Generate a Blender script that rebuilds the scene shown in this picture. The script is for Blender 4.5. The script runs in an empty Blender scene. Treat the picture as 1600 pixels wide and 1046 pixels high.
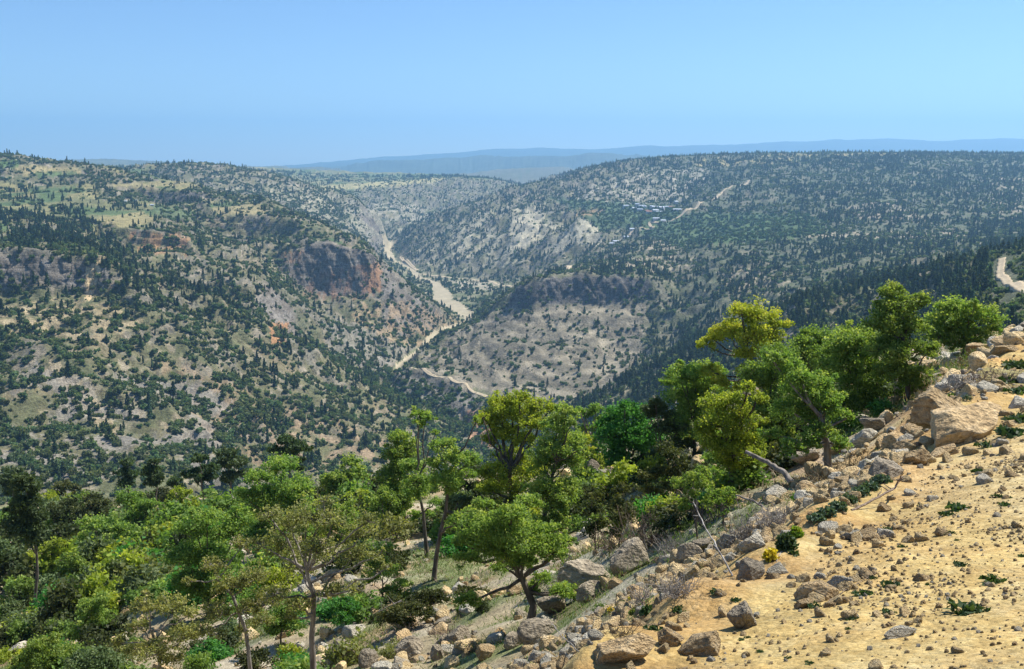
import bpy, math, random, time
import numpy as np
from mathutils import Vector, Matrix, geometry
T0 = time.time()
random.seed(7); RNG = np.random.default_rng(7)
SC = bpy.context.scene
COL = SC.collection

# ------------------------------------------------------------------ camera
FP = 1555.0                       # focal length in pixels of the 1600 px wide photograph
PITCH = math.atan(278.0/FP)
CP, SP = math.cos(PITCH), math.sin(PITCH)
cam_d = bpy.data.cameras.new('camera'); cam = bpy.data.objects.new('camera', cam_d)
COL.objects.link(cam); SC.camera = cam
cam_d.sensor_width = 36.0; cam_d.lens = 36.0*FP/1600.0
cam_d.clip_start = 0.1; cam_d.clip_end = 200000.0
cam.location = (0, 0, 0); cam.rotation_euler = (math.radians(90)-PITCH, 0, 0)

# ------------------------------------------------------------------ sky and sun
SUN_AZ, SUN_EL = math.radians(60), math.radians(54)     # azimuth clockwise from +Y (the view), elevation
w = bpy.data.worlds.new("World"); SC.world = w; w.use_nodes = True
nt = w.node_tree; bg = nt.nodes['Background']
sky = nt.nodes.new('ShaderNodeTexSky'); sky.sky_type = 'NISHITA'; sky.sun_disc = False
sky.sun_elevation = SUN_EL; sky.sun_rotation = SUN_AZ
sky.altitude = 1400; sky.air_density = 1.0; sky.dust_density = 0.0; sky.ozone_density = 8.0
nt.links.new(sky.outputs[0], bg.inputs[0]); bg.inputs[1].default_value = 0.088
sl = bpy.data.lights.new('sun', 'SUN'); sun = bpy.data.objects.new('sun', sl); COL.objects.link(sun)
sl.energy = 4.8; sl.angle = math.radians(0.53); sl.color = (1.0, 0.94, 0.84)
sd = Vector((math.sin(SUN_AZ)*math.cos(SUN_EL), math.cos(SUN_AZ)*math.cos(SUN_EL), math.sin(SUN_EL)))
sun.rotation_euler = sd.to_track_quat('Z', 'Y').to_euler(); sun.location = sd*50
SC.view_settings.view_transform = 'Standard'; SC.view_settings.look = 'None'
SC.view_settings.exposure = 0.75; SC.view_settings.gamma = 1.0
SC.render.engine = 'CYCLES'
cy = SC.cycles
cy.use_denoising = True; cy.denoiser = 'OPENIMAGEDENOISE'
cy.max_bounces = 6; cy.diffuse_bounces = 2; cy.glossy_bounces = 1; cy.transmission_bounces = 3
cy.volume_bounces = 1; cy.transparent_max_bounces = 6
cy.caustics_reflective = False; cy.caustics_refractive = False

# ------------------------------------------------------------------ helpers
def e_of_v(v):                    # z / y of a pixel row
    t = (np.asarray(v, float)-523.0)/FP
    return (-SP-CP*t)/(CP-SP*t)
def v_of_e(e):
    e = np.asarray(e, float)      # inverse of the above
    return 523.0+FP*(-(SP+e*CP))/(CP-e*SP)
def s_of(u, v):
    return ((np.asarray(u, float)-800.0)/FP)/(CP-SP*(np.asarray(v, float)-523.0)/FP)
def u_of(s, v):
    return 800.0+FP*np.asarray(s)*(CP-SP*(np.asarray(v, float)-523.0)/FP)
def P(u, v, d):                   # a point seen at (u, v) standing d metres ahead
    return (float(s_of(u, v))*d, d, float(e_of_v(v))*d)
def Z(u, d, z):
    v = float(v_of_e(z/d)); return (float(s_of(u, v))*d, d, z)
def link(o, parent=None):
    COL.objects.link(o)
    if parent is not None: o.parent = parent
    return o
def tag(o, label=None, cat=None, group=None, kind=None):
    if label: o['label'] = label
    if cat: o['category'] = cat
    if group: o['group'] = group
    if kind: o['kind'] = kind
    return o
def mesh_np(name, V, Q, mat=None, attrs=None, smooth=True, fcol=None):
    """V (n,3), Q (m,k) with k = 3 or 4"""
    V = np.ascontiguousarray(V, np.float32); Q = np.ascontiguousarray(Q, np.int32)
    me = bpy.data.meshes.new(name); m, k = Q.shape
    me.vertices.add(len(V)); me.vertices.foreach_set('co', V.ravel())
    me.loops.add(m*k); me.loops.foreach_set('vertex_index', Q.ravel())
    me.polygons.add(m); me.polygons.foreach_set('loop_start', np.arange(0, m*k, k, dtype=np.int32))
    me.polygons.foreach_set('use_smooth', np.full(m, smooth))
    me.update(calc_edges=True)
    for nm, (dom, typ, arr) in (attrs or {}).items():
        a = me.attributes.new(nm, typ, dom)
        arr = np.ascontiguousarray(arr, np.float32)
        a.data.foreach_set('color' if typ == 'FLOAT_COLOR' else 'value', arr.ravel())
    if mat: me.materials.append(mat)
    return me
# gradient noise on arrays
_perm = np.random.default_rng(3).permutation(4096).astype(np.int64)
def _h(ix, iy, iz):
    return _perm[(_perm[(_perm[ix & 4095]+iy) & 4095]+iz) & 4095]
def noise3(x, y, z):
    x = np.asarray(x, float); y = np.asarray(y, float); z = np.asarray(z, float)+np.zeros_like(x)
    xi, yi, zi = np.floor(x).astype(np.int64), np.floor(y).astype(np.int64), np.floor(z).astype(np.int64)
    xf, yf, zf = x-xi, y-yi, z-zi
    u, v, w_ = [t*t*t*(t*(t*6-15)+10) for t in (xf, yf, zf)]
    out = 0
    for dx in (0, 1):
        for dy in (0, 1):
            for dz in (0, 1):
                h = _h(xi+dx, yi+dy, zi+dz)
                a = (h & 63)*(2*math.pi/64); b = ((h >> 6) & 63)/31.5-1
                r = np.sqrt(np.maximum(0, 1-b*b))
                g = (xf-dx)*np.cos(a)*r+(yf-dy)*np.sin(a)*r+(zf-dz)*b
                out = out+g*(u if dx else 1-u)*(v if dy else 1-v)*(w_ if dz else 1-w_)
    return out*1.6
def noise2(x, y, seed=0.0):
    x = np.asarray(x, float); y = np.asarray(y, float)
    xi, yi = np.floor(x).astype(np.int64), np.floor(y).astype(np.int64)
    xf, yf = x-xi, y-yi; si = int(seed*131)+7
    u, v = [t*t*t*(t*(t*6-15)+10) for t in (xf, yf)]
    out = 0
    for dx in (0, 1):
        for dy in (0, 1):
            a = _h(xi+dx, yi+dy, np.full_like(xi, si))*(2*math.pi/4096)
            g = (xf-dx)*np.cos(a)+(yf-dy)*np.sin(a)
            out = out+g*(u if dx else 1-u)*(v if dy else 1-v)
    return out*1.5
def sstep(a, b, x):
    t = np.clip((x-a)/(b-a), 0, 1); return t*t*(3-2*t)
# ------------------------------------------------------------------ terrain: contour and ridge lines in space
L = []
def line(*pts): L.append(pts)
XL, XR = -900, 2500
# the road the viewer stands on and the slope that falls away to the left
line((-4, .6, -3.2), (-2.0, .7, -1.95), (0, .7, -1.66), (2, .7, -1.62), (4, .7, -1.6))
line((-12, 2.0, -6.5), (-5, 1.9, -4.0), (-1.0, 1.8, -1.95), (0.2, 1.8, -1.72), (5, 1.8, -1.62))
line(P(1250, 1046, 3.7), P(1600, 1046, 3.2), (5, 3.4, -1.6), (9, 3.6, -1.4))
line(P(900, 1060, 4.2), P(1200, 860, 7), P(1400, 740, 11), P(1500, 640, 15.5), P(1600, 519, 26), (28, 44, -7.0))
line(P(1400, 860, 6), P(1600, 860, 5.6), (5, 5.6, -2.0), (10, 6, -1.7))
line(P(1600, 700, 10.5), (8, 9, -2.5), (14, 10, -2.2))
line(P(1600, 620, 15), (13, 14, -3.0), (22, 15, -2.5))
line((20, 26, -4.2), (40, 27, -3.5))
line(P(720, 1300, 4.5), P(860, 1046, 7.5), P(1000, 940, 9.5), P(1180, 830, 12.5), P(1360, 700, 19), P(1480, 600, 27))
line(P(500, 1150, 13), P(800, 1046, 14), P(900, 950, 19), P(1000, 850, 21), P(1180, 740, 26), P(1290, 690, 29), P(1420, 605, 34), P(1540, 535, 42), P(1600, 521, 48))
line(P(-300, 1100, 44), P(0, 1046, 44), P(300, 1046, 27), P(490, 1046, 20), P(600, 1046, 18))
line(P(600, 950, 27), P(820, 930, 24), P(950, 860, 28))
line(P(-300, 930, 75), P(0, 930, 66), P(300, 920, 48), P(550, 890, 38), P(760, 850, 40), P(950, 790, 40), P(1150, 690, 42), P(1300, 620, 46), P(1450, 560, 50))
line(P(-300, 860, 110), P(0, 850, 96), P(300, 830, 78), P(600, 790, 66), P(750, 785, 62), P(900, 740, 64))
line(P(-600, 800, 170), P(0, 790, 150), P(200, 788, 138), P(400, 768, 120), P(600, 750, 105), P(750, 745, 92), P(900, 708, 86), P(1000, 670, 78), P(1150, 618, 70), P(1300, 572, 66), P(1420, 545, 64), P(1520, 532, 64), P(1620, 528, 66), (70, 80, -9), (150, 90, -5))
# the hidden drop behind the near brow
line(Z(-900, 250, -120), Z(0, 250, -125), Z(400, 230, -118), Z(750, 200, -110), Z(1000, 170, -80), Z(1250, 150, -48), Z(1450, 140, -34), Z(1650, 150, -27), Z(2500, 160, -15))
line(Z(-900, 400, -235), Z(0, 400, -235), Z(400, 440, -270), Z(600, 600, -292), Z(750, 700, -298))
line(Z(750, 420, -240), Z(900, 400, -200), Z(1100, 380, -150), Z(1300, 330, -95), Z(1450, 280, -65))
# slope on the near left
line(P(XL, 800, 500), P(0, 800, 520), P(200, 785, 560), P(400, 755, 660), P(550, 735, 780), P(650, 728, 900), P(742, 712, 1000))
line(P(XL, 700, 620), P(0, 700, 640), P(200, 695, 670), P(400, 685, 770), P(550, 675, 890), P(650, 672, 990))
line(P(XL, 600, 720), P(0, 600, 740), P(150, 598, 765), P(330, 600, 865), P(480, 612, 980))
line(P(XL, 510, 850), P(0, 505, 860), P(150, 518, 880), P(300, 532, 935), P(400, 550, 1000))
line(P(XL, 470, 950), P(-100, 470, 950), P(60, 468, 955), P(180, 462, 975))                    # bluff foot
line(P(XL, 400, 975), P(-100, 400, 975), P(60, 392, 985), P(150, 402, 990), P(190, 425, 990))   # bluff top
line(P(190, 432, 1010), P(260, 452, 1035), P(330, 470, 1050), P(430, 518, 1080), P(520, 570, 1120), P(600, 618, 1120), P(700, 664, 1085), P(750, 700, 1040))
line(P(440, 545, 1062), P(460, 550, 1070))
line(P(XL, 380, 1150), P(0, 378, 1150), P(150, 385, 1180), P(260, 425, 1170), P(330, 475, 1160), P(400, 478, 1165), P(415, 500, 1170))
line(P(325, 446, 1180), P(390, 444, 1185), P(412, 462, 1190))
line(P(470, 545, 1225), P(560, 578, 1285), P(598, 600, 1315))
line(P(XL, 350, 1330), P(0, 348, 1330), P(120, 370, 1330), P(190, 393, 1340), P(290, 396, 1345), P(400, 425, 1340), P(440, 470, 1320), P(510, 505, 1400), P(590, 530, 1480), P(640, 545, 1545))
line(P(190, 364, 1352), P(290, 370, 1358))
line(P(XL, 335, 1500), P(0, 333, 1500), P(130, 345, 1500), P(240, 352, 1480), P(290, 366, 1480))
line(P(XL, 310, 1700), P(0, 312, 1700), P(130, 320, 1700), P(250, 328, 1720), P(290, 340, 1650))
line(P(225, 317, 1900), P(270, 321, 1900), P(315, 315, 1890))
line(P(225, 298, 1912), P(270, 297, 1915), P(320, 299, 1905))
line(P(295, 378, 1655), P(330, 366, 1670), P(380, 362, 1680), P(450, 372, 1665))
line(P(290, 352, 1668), P(330, 337, 1688), P(400, 335, 1695), P(462, 346, 1680), P(500, 366, 1660))
line(P(400, 400, 1540), P(450, 440, 1520), P(480, 462, 1535), P(510, 470, 1545), P(555, 466, 1560), P(596, 450, 1585), P(640, 468, 1640), P(700, 492, 1770), P(724, 500, 1830))
line(P(400, 385, 1580), P(445, 398, 1548), P(480, 392, 1560), P(530, 385, 1570), P(565, 388, 1582), P(592, 412, 1598))
line(P(470, 372, 1625), P(540, 378, 1640), P(575, 392, 1640), P(597, 418, 1635))
line(P(XL, 290, 1900), P(0, 290, 1900), P(110, 292, 1930), P(200, 290, 1960), P(300, 293, 1990), P(350, 308, 1950), P(420, 325, 1850), P(480, 352, 1750))
line(P(XL, 235, 2200), P(-200, 236, 2200), P(0, 240, 2200), P(60, 243, 2200), P(110, 252, 2180), P(200, 268, 2120), P(300, 282, 2080), P(400, 306, 1960), P(460, 334, 1850), P(520, 362, 1740), P(570, 384, 1700), P(600, 415, 1680))
# hidden gorge behind the left spur
line(Z(XL, 2600, -80), Z(0, 2500, -80), Z(200, 2350, -130), Z(400, 2250, -260), Z(560, 2100, -296), Z(640, 1900, -300), Z(700, 1880, -300))
# second ridge on the left with pale scree
line(P(XL, 262, 2950), P(0, 262, 2950), P(200, 272, 2800), P(300, 290, 2700), P(400, 315, 2600), P(500, 360, 2560), P(560, 382, 2700), P(590, 385, 3000))
line(P(XL, 252, 3300), P(80, 256, 3200), P(190, 266, 3000), P(240, 257, 3000), P(300, 254, 3000), P(350, 260, 3000), P(420, 272, 3000), P(500, 292, 3050), P(560, 312, 3100), P(600, 330, 3200), P(640, 352, 3350))
line(P(600, 388, 3240), P(625, 384, 3350), P(660, 358, 3500), P(700, 340, 3600))
line(Z(XL, 3900, -60), Z(0, 3900, -60), Z(250, 3700, -70), Z(450, 3600, -150), Z(560, 3600, -200), Z(640, 3700, -220), Z(720, 3900, -210), Z(800, 4300, -160))
line(P(440, 292, 3950), P(500, 297, 3900), P(600, 304, 3950), P(680, 306, 4100), P(760, 300, 4200), P(820, 304, 4300))
line(P(XL, 262, 4200), P(0, 262, 4200), P(300, 266, 4200), P(400, 272, 4200), P(480, 283, 4150), P(560, 288, 4150), P(640, 284, 4300), P(720, 277, 4500), P(780, 281, 4500), P(806, 292, 4500))
line(P(XL, 256, 6000), P(100, 257, 6000), P(330, 258, 6000), P(450, 263, 5800), P(530, 266, 5800), P(640, 270, 5800), P(720, 273, 5800), P(770, 279, 5200))
line(Z(600, 6600, -150), Z(800, 5600, -180), Z(900, 5400, -180), Z(1000, 5200, -60))
line(P(650, 274, 6800), P(720, 270, 7200), P(780, 264, 7600), P(830, 261, 7800), P(880, 260, 7800), P(915, 267, 7700), P(960, 271, 7600), P(1000, 270, 7600))
line(Z(600, 9000, -200), Z(1000, 9000, -200), Z(XR, 9000, -150))
line(Z(XL, 7700, -110), Z(0, 7700, -110), Z(300, 7700, -110), Z(480, 7700, -120))
line(P(XL, 252, 9000), P(40, 251, 9000), P(110, 248, 9000), P(170, 246.5, 9000), P(235, 250, 9000), P(290, 254, 9000), P(420, 258.5, 9000), P(520, 261, 9000))
line(Z(XL, 9700, -200), Z(500, 9700, -220), Z(1000, 9700, -200), Z(XR, 9700, -150))
line(P(XL, 262, 11600), P(480, 266, 11600), P(530, 264, 11600), P(560, 256, 11600), P(600, 247, 11600), P(640, 244, 11600), P(700, 243, 11600), P(760, 241, 11600), P(830, 247, 10600), P(880, 241, 10600), P(920, 238, 10600), P(960, 238, 10600), P(1010, 245, 10600), P(1100, 247, 10600), P(XR, 248, 11600))
line(Z(XL, 14000, -250), Z(800, 14000, -150), Z(XR, 14000, -150))
line(P(XL, 265.5, 18200), P(420, 261.5, 18200), P(560, 247.5, 18200), P(700, 238.5, 18200), P(760, 233, 18200), P(860, 229.5, 18200), P(930, 229.5, 18200), P(1000, 226.5, 18200), P(1060, 226.5, 18600), P(1120, 225, 18600), P(1180, 221.5, 18600), P(1250, 218.5, 18600), P(1310, 216.5, 18600), P(1380, 214.5, 18600), P(1430, 216.5, 18600), P(1480, 220, 18600), P(1540, 218.5, 18600), P(1600, 215.5, 18600), P(1700, 213.5, 18600), P(XR, 211.5, 18600))
line(Z(XL, 20600, -500), Z(800, 20600, -400), Z(XR, 20600, -400))
# valley floor
line(Z(588, 3420, -298), Z(606, 3200, -300), Z(622, 3000, -300), Z(640, 2760, -300), Z(690, 2560, -300), Z(790, 2420, -299))
line(Z(600, 2900, -299), Z(630, 2400, -300), Z(650, 2150, -300), Z(690, 2000, -300), Z(750, 1890, -300))
line(Z(725, 1830, -301), Z(700, 1700, -301), Z(668, 1570, -301), Z(622, 1420, -301), Z(598, 1320, -302), Z(590, 1270, -303), Z(640, 1210, -304), Z(700, 1130, -304), Z(748, 1060, -304), Z(770, 1000, -304), Z(700, 800, -303))
line(P(715, 457, 2200), P(790, 452, 2200), P(830, 450, 2180))
line(P(740, 476, 1990), P(800, 470, 1950), P(830, 466, 1900))
# the banded hill with the rock crown
line(P(612, 588, 1345), P(662, 548, 1470), P(720, 516, 1530), P(760, 498, 1545), P(800, 476, 1530))
line(P(606, 606, 1312), P(645, 624, 1230), P(700, 640, 1160), P(760, 648, 1120), P(850, 646, 1110), P(900, 632, 1130), P(940, 612, 1170), P(975, 590, 1220))
line(P(618, 594, 1322), P(660, 606, 1262), P(700, 622, 1205))
line(P(625, 578, 1338), P(690, 592, 1262), P(740, 616, 1190), P(800, 616, 1180), P(870, 600, 1210), P(940, 580, 1260))
line(P(680, 566, 1370), P(780, 552, 1330), P(850, 545, 1330), P(920, 540, 1350), P(980, 545, 1370))
line(P(760, 515, 1470), P(840, 515, 1400), P(930, 505, 1420), P(1010, 500, 1440))
line(P(800, 492, 1478), P(835, 489, 1465), P(870, 484, 1478), P(930, 480, 1488), P(1012, 472, 1500))
line(P(806, 456, 1500), P(835, 442, 1492), P(880, 434, 1500), P(930, 432, 1505), P(985, 432, 1512), P(1016, 440, 1516))
line(P(830, 440, 1560), P(900, 425, 1620), P(1000, 422, 1650))
line(P(1040, 560, 1300), P(1040, 500, 1430), P(1060, 455, 1560))
line(P(850, 436, 1900), P(870, 424, 2010), P(920, 408, 2050), P(1000, 405, 1850))
line(P(800, 446, 2300), P(860, 432, 2250), P(890, 414, 2150), P(960, 392, 2150))
# right bank ridge with marl gullies and the village shelf
line(P(640, 400, 2900), P(690, 390, 2800), P(760, 392, 2650), P(820, 400, 2500))
line(P(640, 376, 3050), P(700, 352, 3050), P(760, 345, 2900), P(820, 350, 2720), P(880, 360, 2600), P(912, 338, 2500), P(940, 370, 2430), P(980, 378, 2350))
line(P(720, 322, 3250), P(790, 318, 3150), P(840, 322, 3000), P(880, 335, 2800), P(950, 345, 2600), P(1020, 345, 2500), P(1060, 350, 2400))
line(P(790, 300, 3380), P(850, 308, 3180), P(920, 313, 2950), P(1000, 318, 2820), P(1060, 318, 2720), P(1100, 310, 2700))
line(P(806, 296, 3480), P(840, 287, 3450), P(900, 275, 3450), P(950, 262, 3480), P(985, 252, 3500), P(1030, 247, 3550), P(1100, 243, 3600), P(1200, 240, 3700), P(1300, 238.5, 3700), P(1400, 239, 3700), P(1500, 240, 3700), P(1600, 241, 3700), P(1800, 241, 3700), P(XR, 241, 3700))
line(Z(820, 4200, -150), Z(900, 4300, -60), Z(1000, 4600, -20), Z(1200, 5200, -15), Z(XR, 5200, -15))
line(P(1110, 280, 3150), P(1180, 262, 3200), P(1300, 252, 3250), P(1450, 250, 3250), P(1650, 252, 3250), P(XR, 252, 3250))
line(P(1080, 330, 2450), P(1150, 300, 2650), P(1250, 290, 2700), P(1400, 285, 2700), P(1600, 290, 2600), P(XR, 290, 2600))
line(P(1060, 372, 2150), P(1150, 350, 2250), P(1250, 332, 2250), P(1400, 322, 2250), P(1600, 325, 2150), P(XR, 325, 2150))
line(P(1040, 412, 1800), P(1150, 378, 1900), P(1250, 364, 1900), P(1400, 364, 1850), P(1500, 366, 1800), P(1650, 350, 1850), P(XR, 350, 1850))
line(P(1120, 420, 1600), P(1250, 395, 1650), P(1400, 388, 1600), P(1520, 382, 1500), P(1650, 376, 1500), P(XR, 376, 1500))
line(P(1080, 470, 1480), P(1200, 440, 1420), P(1330, 425, 1350), P(1450, 412, 1300), P(1560, 395, 1250), P(XR, 385, 1250))
line(P(1100, 530, 1200), P(1250, 478, 1130), P(1350, 455, 1080), P(1480, 432, 1040), P(1600, 410, 1000), P(XR, 400, 1000))
# wooded spur on the near right
line(P(880, 650, 1060), P(960, 620, 1010), P(1030, 585, 980), P(1110, 538, 940), P(1250, 486, 900), P(1400, 450, 860), P(1500, 424, 800), P(1560, 402, 720), P(1620, 396, 680), P(XR, 390, 680))
line(P(860, 670, 960), P(960, 660, 880), P(1080, 600, 830), P(1200, 548, 780), P(1400, 505, 740), P(1480, 480, 660), P(1550, 450, 560), P(1600, 436, 520), P(XR, 430, 520))
line(P(860, 720, 800), P(1000, 680, 700), P(1200, 610, 620), P(1400, 560, 540), P(1500, 530, 470), P(1600, 490, 420), P(XR, 480, 420))

pts = []; segs = []; keymap = {}
def addpt(p):
    k = (round(p[0]*4000), round(p[1]*4000))
    if k not in keymap: keymap[k] = len(pts); pts.append(p)
    return keymap[k]
for ln in L:
    prev = None
    for a, b in zip(ln[:-1], ln[1:]):
        a = np.array(a, float); b = np.array(b, float)
        sa, sb = a[0]/a[1], b[0]/b[1]; la, lb = math.log(a[1]), math.log(b[1])
        n = max(1, int(max(abs(sb-sa)/0.02, abs(lb-la)/0.05)))
        if max(abs(sa), abs(sb)) > 0.7: n = min(n, 12)
        for k in range(n+1):
            t = k/n; i_ = addpt((sa+(sb-sa)*t, la+(lb-la)*t, a[2]/a[1]*(1-t)+b[2]/b[1]*t))
            if prev is not None and prev != i_: segs.append((prev, i_))
            prev = i_
S_LIM = 2.2; pa = np.array(pts)
for ly in np.arange(-.6, 10, .5):           # sides of the field: take the height of the nearest line
    for sx in (-S_LIM-.05, S_LIM+.05):
        k = np.argmin(((pa[:, 0]-sx)*.6)**2+(pa[:, 1]-ly)**2*4); addpt((sx, ly, pa[k, 2]*math.exp(pa[k, 1]-ly) if ly < 6 else pa[k, 2]))
for sx in np.arange(-2.2, 2.21, .2):
    addpt((sx, -.65, -1.66/math.exp(-.65)))
pts = np.array(pts); SCY = .5
res = geometry.delaunay_2d_cdt([Vector((p[0], p[1]*SCY)) for p in pts], segs, [], 0, 1e-7)
dv = np.array([[q.x, q.y/SCY] for q in res[0]]); de = np.zeros(len(dv))
for k, o in enumerate(res[3]):
    if o: de[k] = pts[o[0], 2]
    else:
        q = ((pts[:, 0]-dv[k, 0])**2+(pts[:, 1]-dv[k, 1])**2*.25); ii = np.argsort(q)[:2]
        de[k] = (pts[ii, 2]/(q[ii]+1e-9)).sum()/(1/(q[ii]+1e-9)).sum()
print('cross points', sum(1 for o in res[3] if not o))
SF = np.concatenate([-np.linspace(S_LIM, .60, 60, endpoint=False), np.linspace(-.60, .60, 1240), -np.linspace(S_LIM, .60, 60, endpoint=False)[::-1]*-1])
NS = len(SF)
LY0, LY1, NR = math.log(.62), math.log(20500), 2900
LYU = np.linspace(LY0, LY1, NR)
E = np.full((NS, NR), np.nan)
for tri in res[2]:
    p = dv[list(tri)]; ez = de[list(tri)]
    i0, i1 = np.searchsorted(SF, p[:, 0].min()-1e-9), np.searchsorted(SF, p[:, 0].max()+1e-9)
    j0, j1 = np.searchsorted(LYU, p[:, 1].min()-1e-9), np.searchsorted(LYU, p[:, 1].max()+1e-9)
    if i1 <= i0 or j1 <= j0: continue
    gx, gy = np.meshgrid(SF[i0:i1], LYU[j0:j1], indexing='ij')
    d = (p[1, 1]-p[2, 1])*(p[0, 0]-p[2, 0])+(p[2, 0]-p[1, 0])*(p[0, 1]-p[2, 1])
    if abs(d) < 1e-14: continue
    a = ((p[1, 1]-p[2, 1])*(gx-p[2, 0])+(p[2, 0]-p[1, 0])*(gy-p[2, 1]))/d
    b = ((p[2, 1]-p[0, 1])*(gx-p[2, 0])+(p[0, 0]-p[2, 0])*(gy-p[2, 1]))/d
    m = (a >= -1e-6) & (b >= -1e-6) & (a+b <= 1+1e-6)
    sub = E[i0:i1, j0:j1]; sub[m] = (a*ez[0]+b*ez[1]+(1-a-b)*ez[2])[m]
for i in range(NS):
    m = np.isnan(E[i])
    if m.any() and not m.all(): E[i, m] = np.interp(LYU[m], LYU[~m], E[i, ~m])
for i in range(NS):
    if np.isnan(E[i]).any(): E[i] = E[i-1]
for _ in range(24):
    E[1:-1] = E[1:-1]*.5+(E[:-2]+E[2:])*.25
cm = np.abs(np.gradient(E, LYU, axis=1))
for _ in range(6): cm[1:-1, 1:-1] = np.maximum(cm[1:-1, 1:-1], np.maximum(cm[:-2, 1:-1], cm[2:, 1:-1])*.9)
for _ in range(3): cm[:, 1:-1] = np.maximum(cm[:, 1:-1], np.maximum(cm[:, :-2], cm[:, 2:])*.9)
sm = .5*(1-sstep(.5, .9, cm))*(LYU > 4.6)+.5*(LYU <= 4.6)+.08
for _ in range(12):
    q = (E[:, :-2]+E[:, 2:])*.5-E[:, 1:-1]
    E[:, 1:-1] += q*np.minimum(sm[:, 1:-1], .5)

# rows follow where the surface is steep or seen, so cliffs get their share
NY = 1750
vis = E >= np.maximum.accumulate(E, axis=1)-.004
wgt = np.abs(np.diff(E, axis=1))*np.where(vis[:, 1:], 2.4, .25)+(LYU[1]-LYU[0])*np.interp(.5*(LYU[1:]+LYU[:-1]), [0, 1, 4.8, 5.2, 8.3, 8.7], [.05, .09, .09, .17, .17, .1])
wgt[:, LYU[1:] > math.log(5200)] *= .35
cum = np.concatenate([np.zeros((NS, 1)), np.cumsum(wgt, axis=1)], axis=1)
cum /= cum[:, -1:]
for _ in range(60): cum[1:-1] = cum[1:-1]*.5+(cum[:-2]+cum[2:])*.25
G = np.empty((NS, NY)); tg = np.linspace(0, 1, NY)
for i in range(NS): G[i] = np.interp(tg, cum[i], LYU)
EF = np.empty_like(G)
for i in range(NS): EF[i] = np.interp(G[i], LYU, E[i])
Y = np.exp(G); X = SF[:, None]*Y; ZB = EF*Y
def base_z(x, y):
    """height of the smooth ground at a place"""
    s = np.clip(np.asarray(x)/np.asarray(y), -S_LIM, S_LIM); l = np.clip(np.log(y), LY0, LY1-1e-6)
    fi = np.interp(s, SF, np.arange(NS)); i = np.minimum(fi.astype(int), NS-2); a = fi-i
    fj = (l-LY0)/(LYU[1]-LYU[0]); j = np.minimum(fj.astype(int), NR-2); b = fj-j
    e = (E[i, j]*(1-a)*(1-b)+E[i+1, j]*a*(1-b)+E[i, j+1]*(1-a)*b+E[i+1, j+1]*a*b)
    return e*y
EDGE_Y = np.array([0, 1.8, 4.3, 7, 11, 15.5, 26, 44, 90]); EDGE_X = np.array([-2.0, -1.1, .3, 1.92, 4.42, 7.2, 13.6, 25, 60])
def road_side(x, y):              # metres to the right of the road's outer edge
    return (x-np.interp(y, EDGE_Y, EDGE_X))*.85
def slope_at(x, y):
    h = np.maximum(y*.01, .3)
    gx = (base_z(x+h, y)-base_z(x-h, y))/(2*h); gy = (base_z(x, y+h)-base_z(x, np.maximum(y-h, .7)))/(2*h)
    return np.hypot(gx, gy)
RIVER = np.array([P(616, 386, 3240)[:2], P(604, 392, 3120)[:2], P(612, 400, 2900)[:2], P(640, 416, 2730)[:2], P(655, 432, 2500)[:2], P(680, 440, 2390)[:2], P(690, 456, 2220)[:2], P(692, 466, 2110)[:2],
                  P(715, 484, 1960)[:2], P(738, 496, 1860)[:2], Z(735, 1790, -300)[:2], Z(700, 1690, -301)[:2], P(668, 543, 1565)[:2], P(630, 572, 1430)[:2], P(604, 600, 1320)[:2], P(598, 620, 1250)[:2], P(640, 640, 1200)[:2], P(700, 662, 1120)[:2], P(748, 690, 1055)[:2], P(765, 720, 990)[:2]])
RW = np.array([11, 13, 13, 9, 9, 11, 17, 22, 21, 14, 12, 11, 9, 6, 3.5, 3, 3, 3, 4, 4.])
def path_dist(x, y, path, wid=None):
    best = np.full(np.shape(x), 1e9)
    for k in range(len(path)-1):
        ax, ay = path[k]; bx, by = path[k+1]; dx, dy = bx-ax, by-ay
        t = np.clip(((x-ax)*dx+(y-ay)*dy)/(dx*dx+dy*dy+1e-9), 0, 1)
        d = np.hypot(x-ax-t*dx, y-ay-t*dy)
        if wid is not None: d = d/(wid[k]*(1-t)+wid[k+1]*t)
        best = np.minimum(best, d)
    return best
BEND = np.array([P(1566, 404, 712)[:2], P(1563, 418, 655)[:2], P(1568, 436, 600)[:2], P(1584, 447, 522)[:2], P(1602, 452, 490)[:2], P(1640, 456, 478)[:2], P(1700, 458, 470)[:2]])
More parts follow.
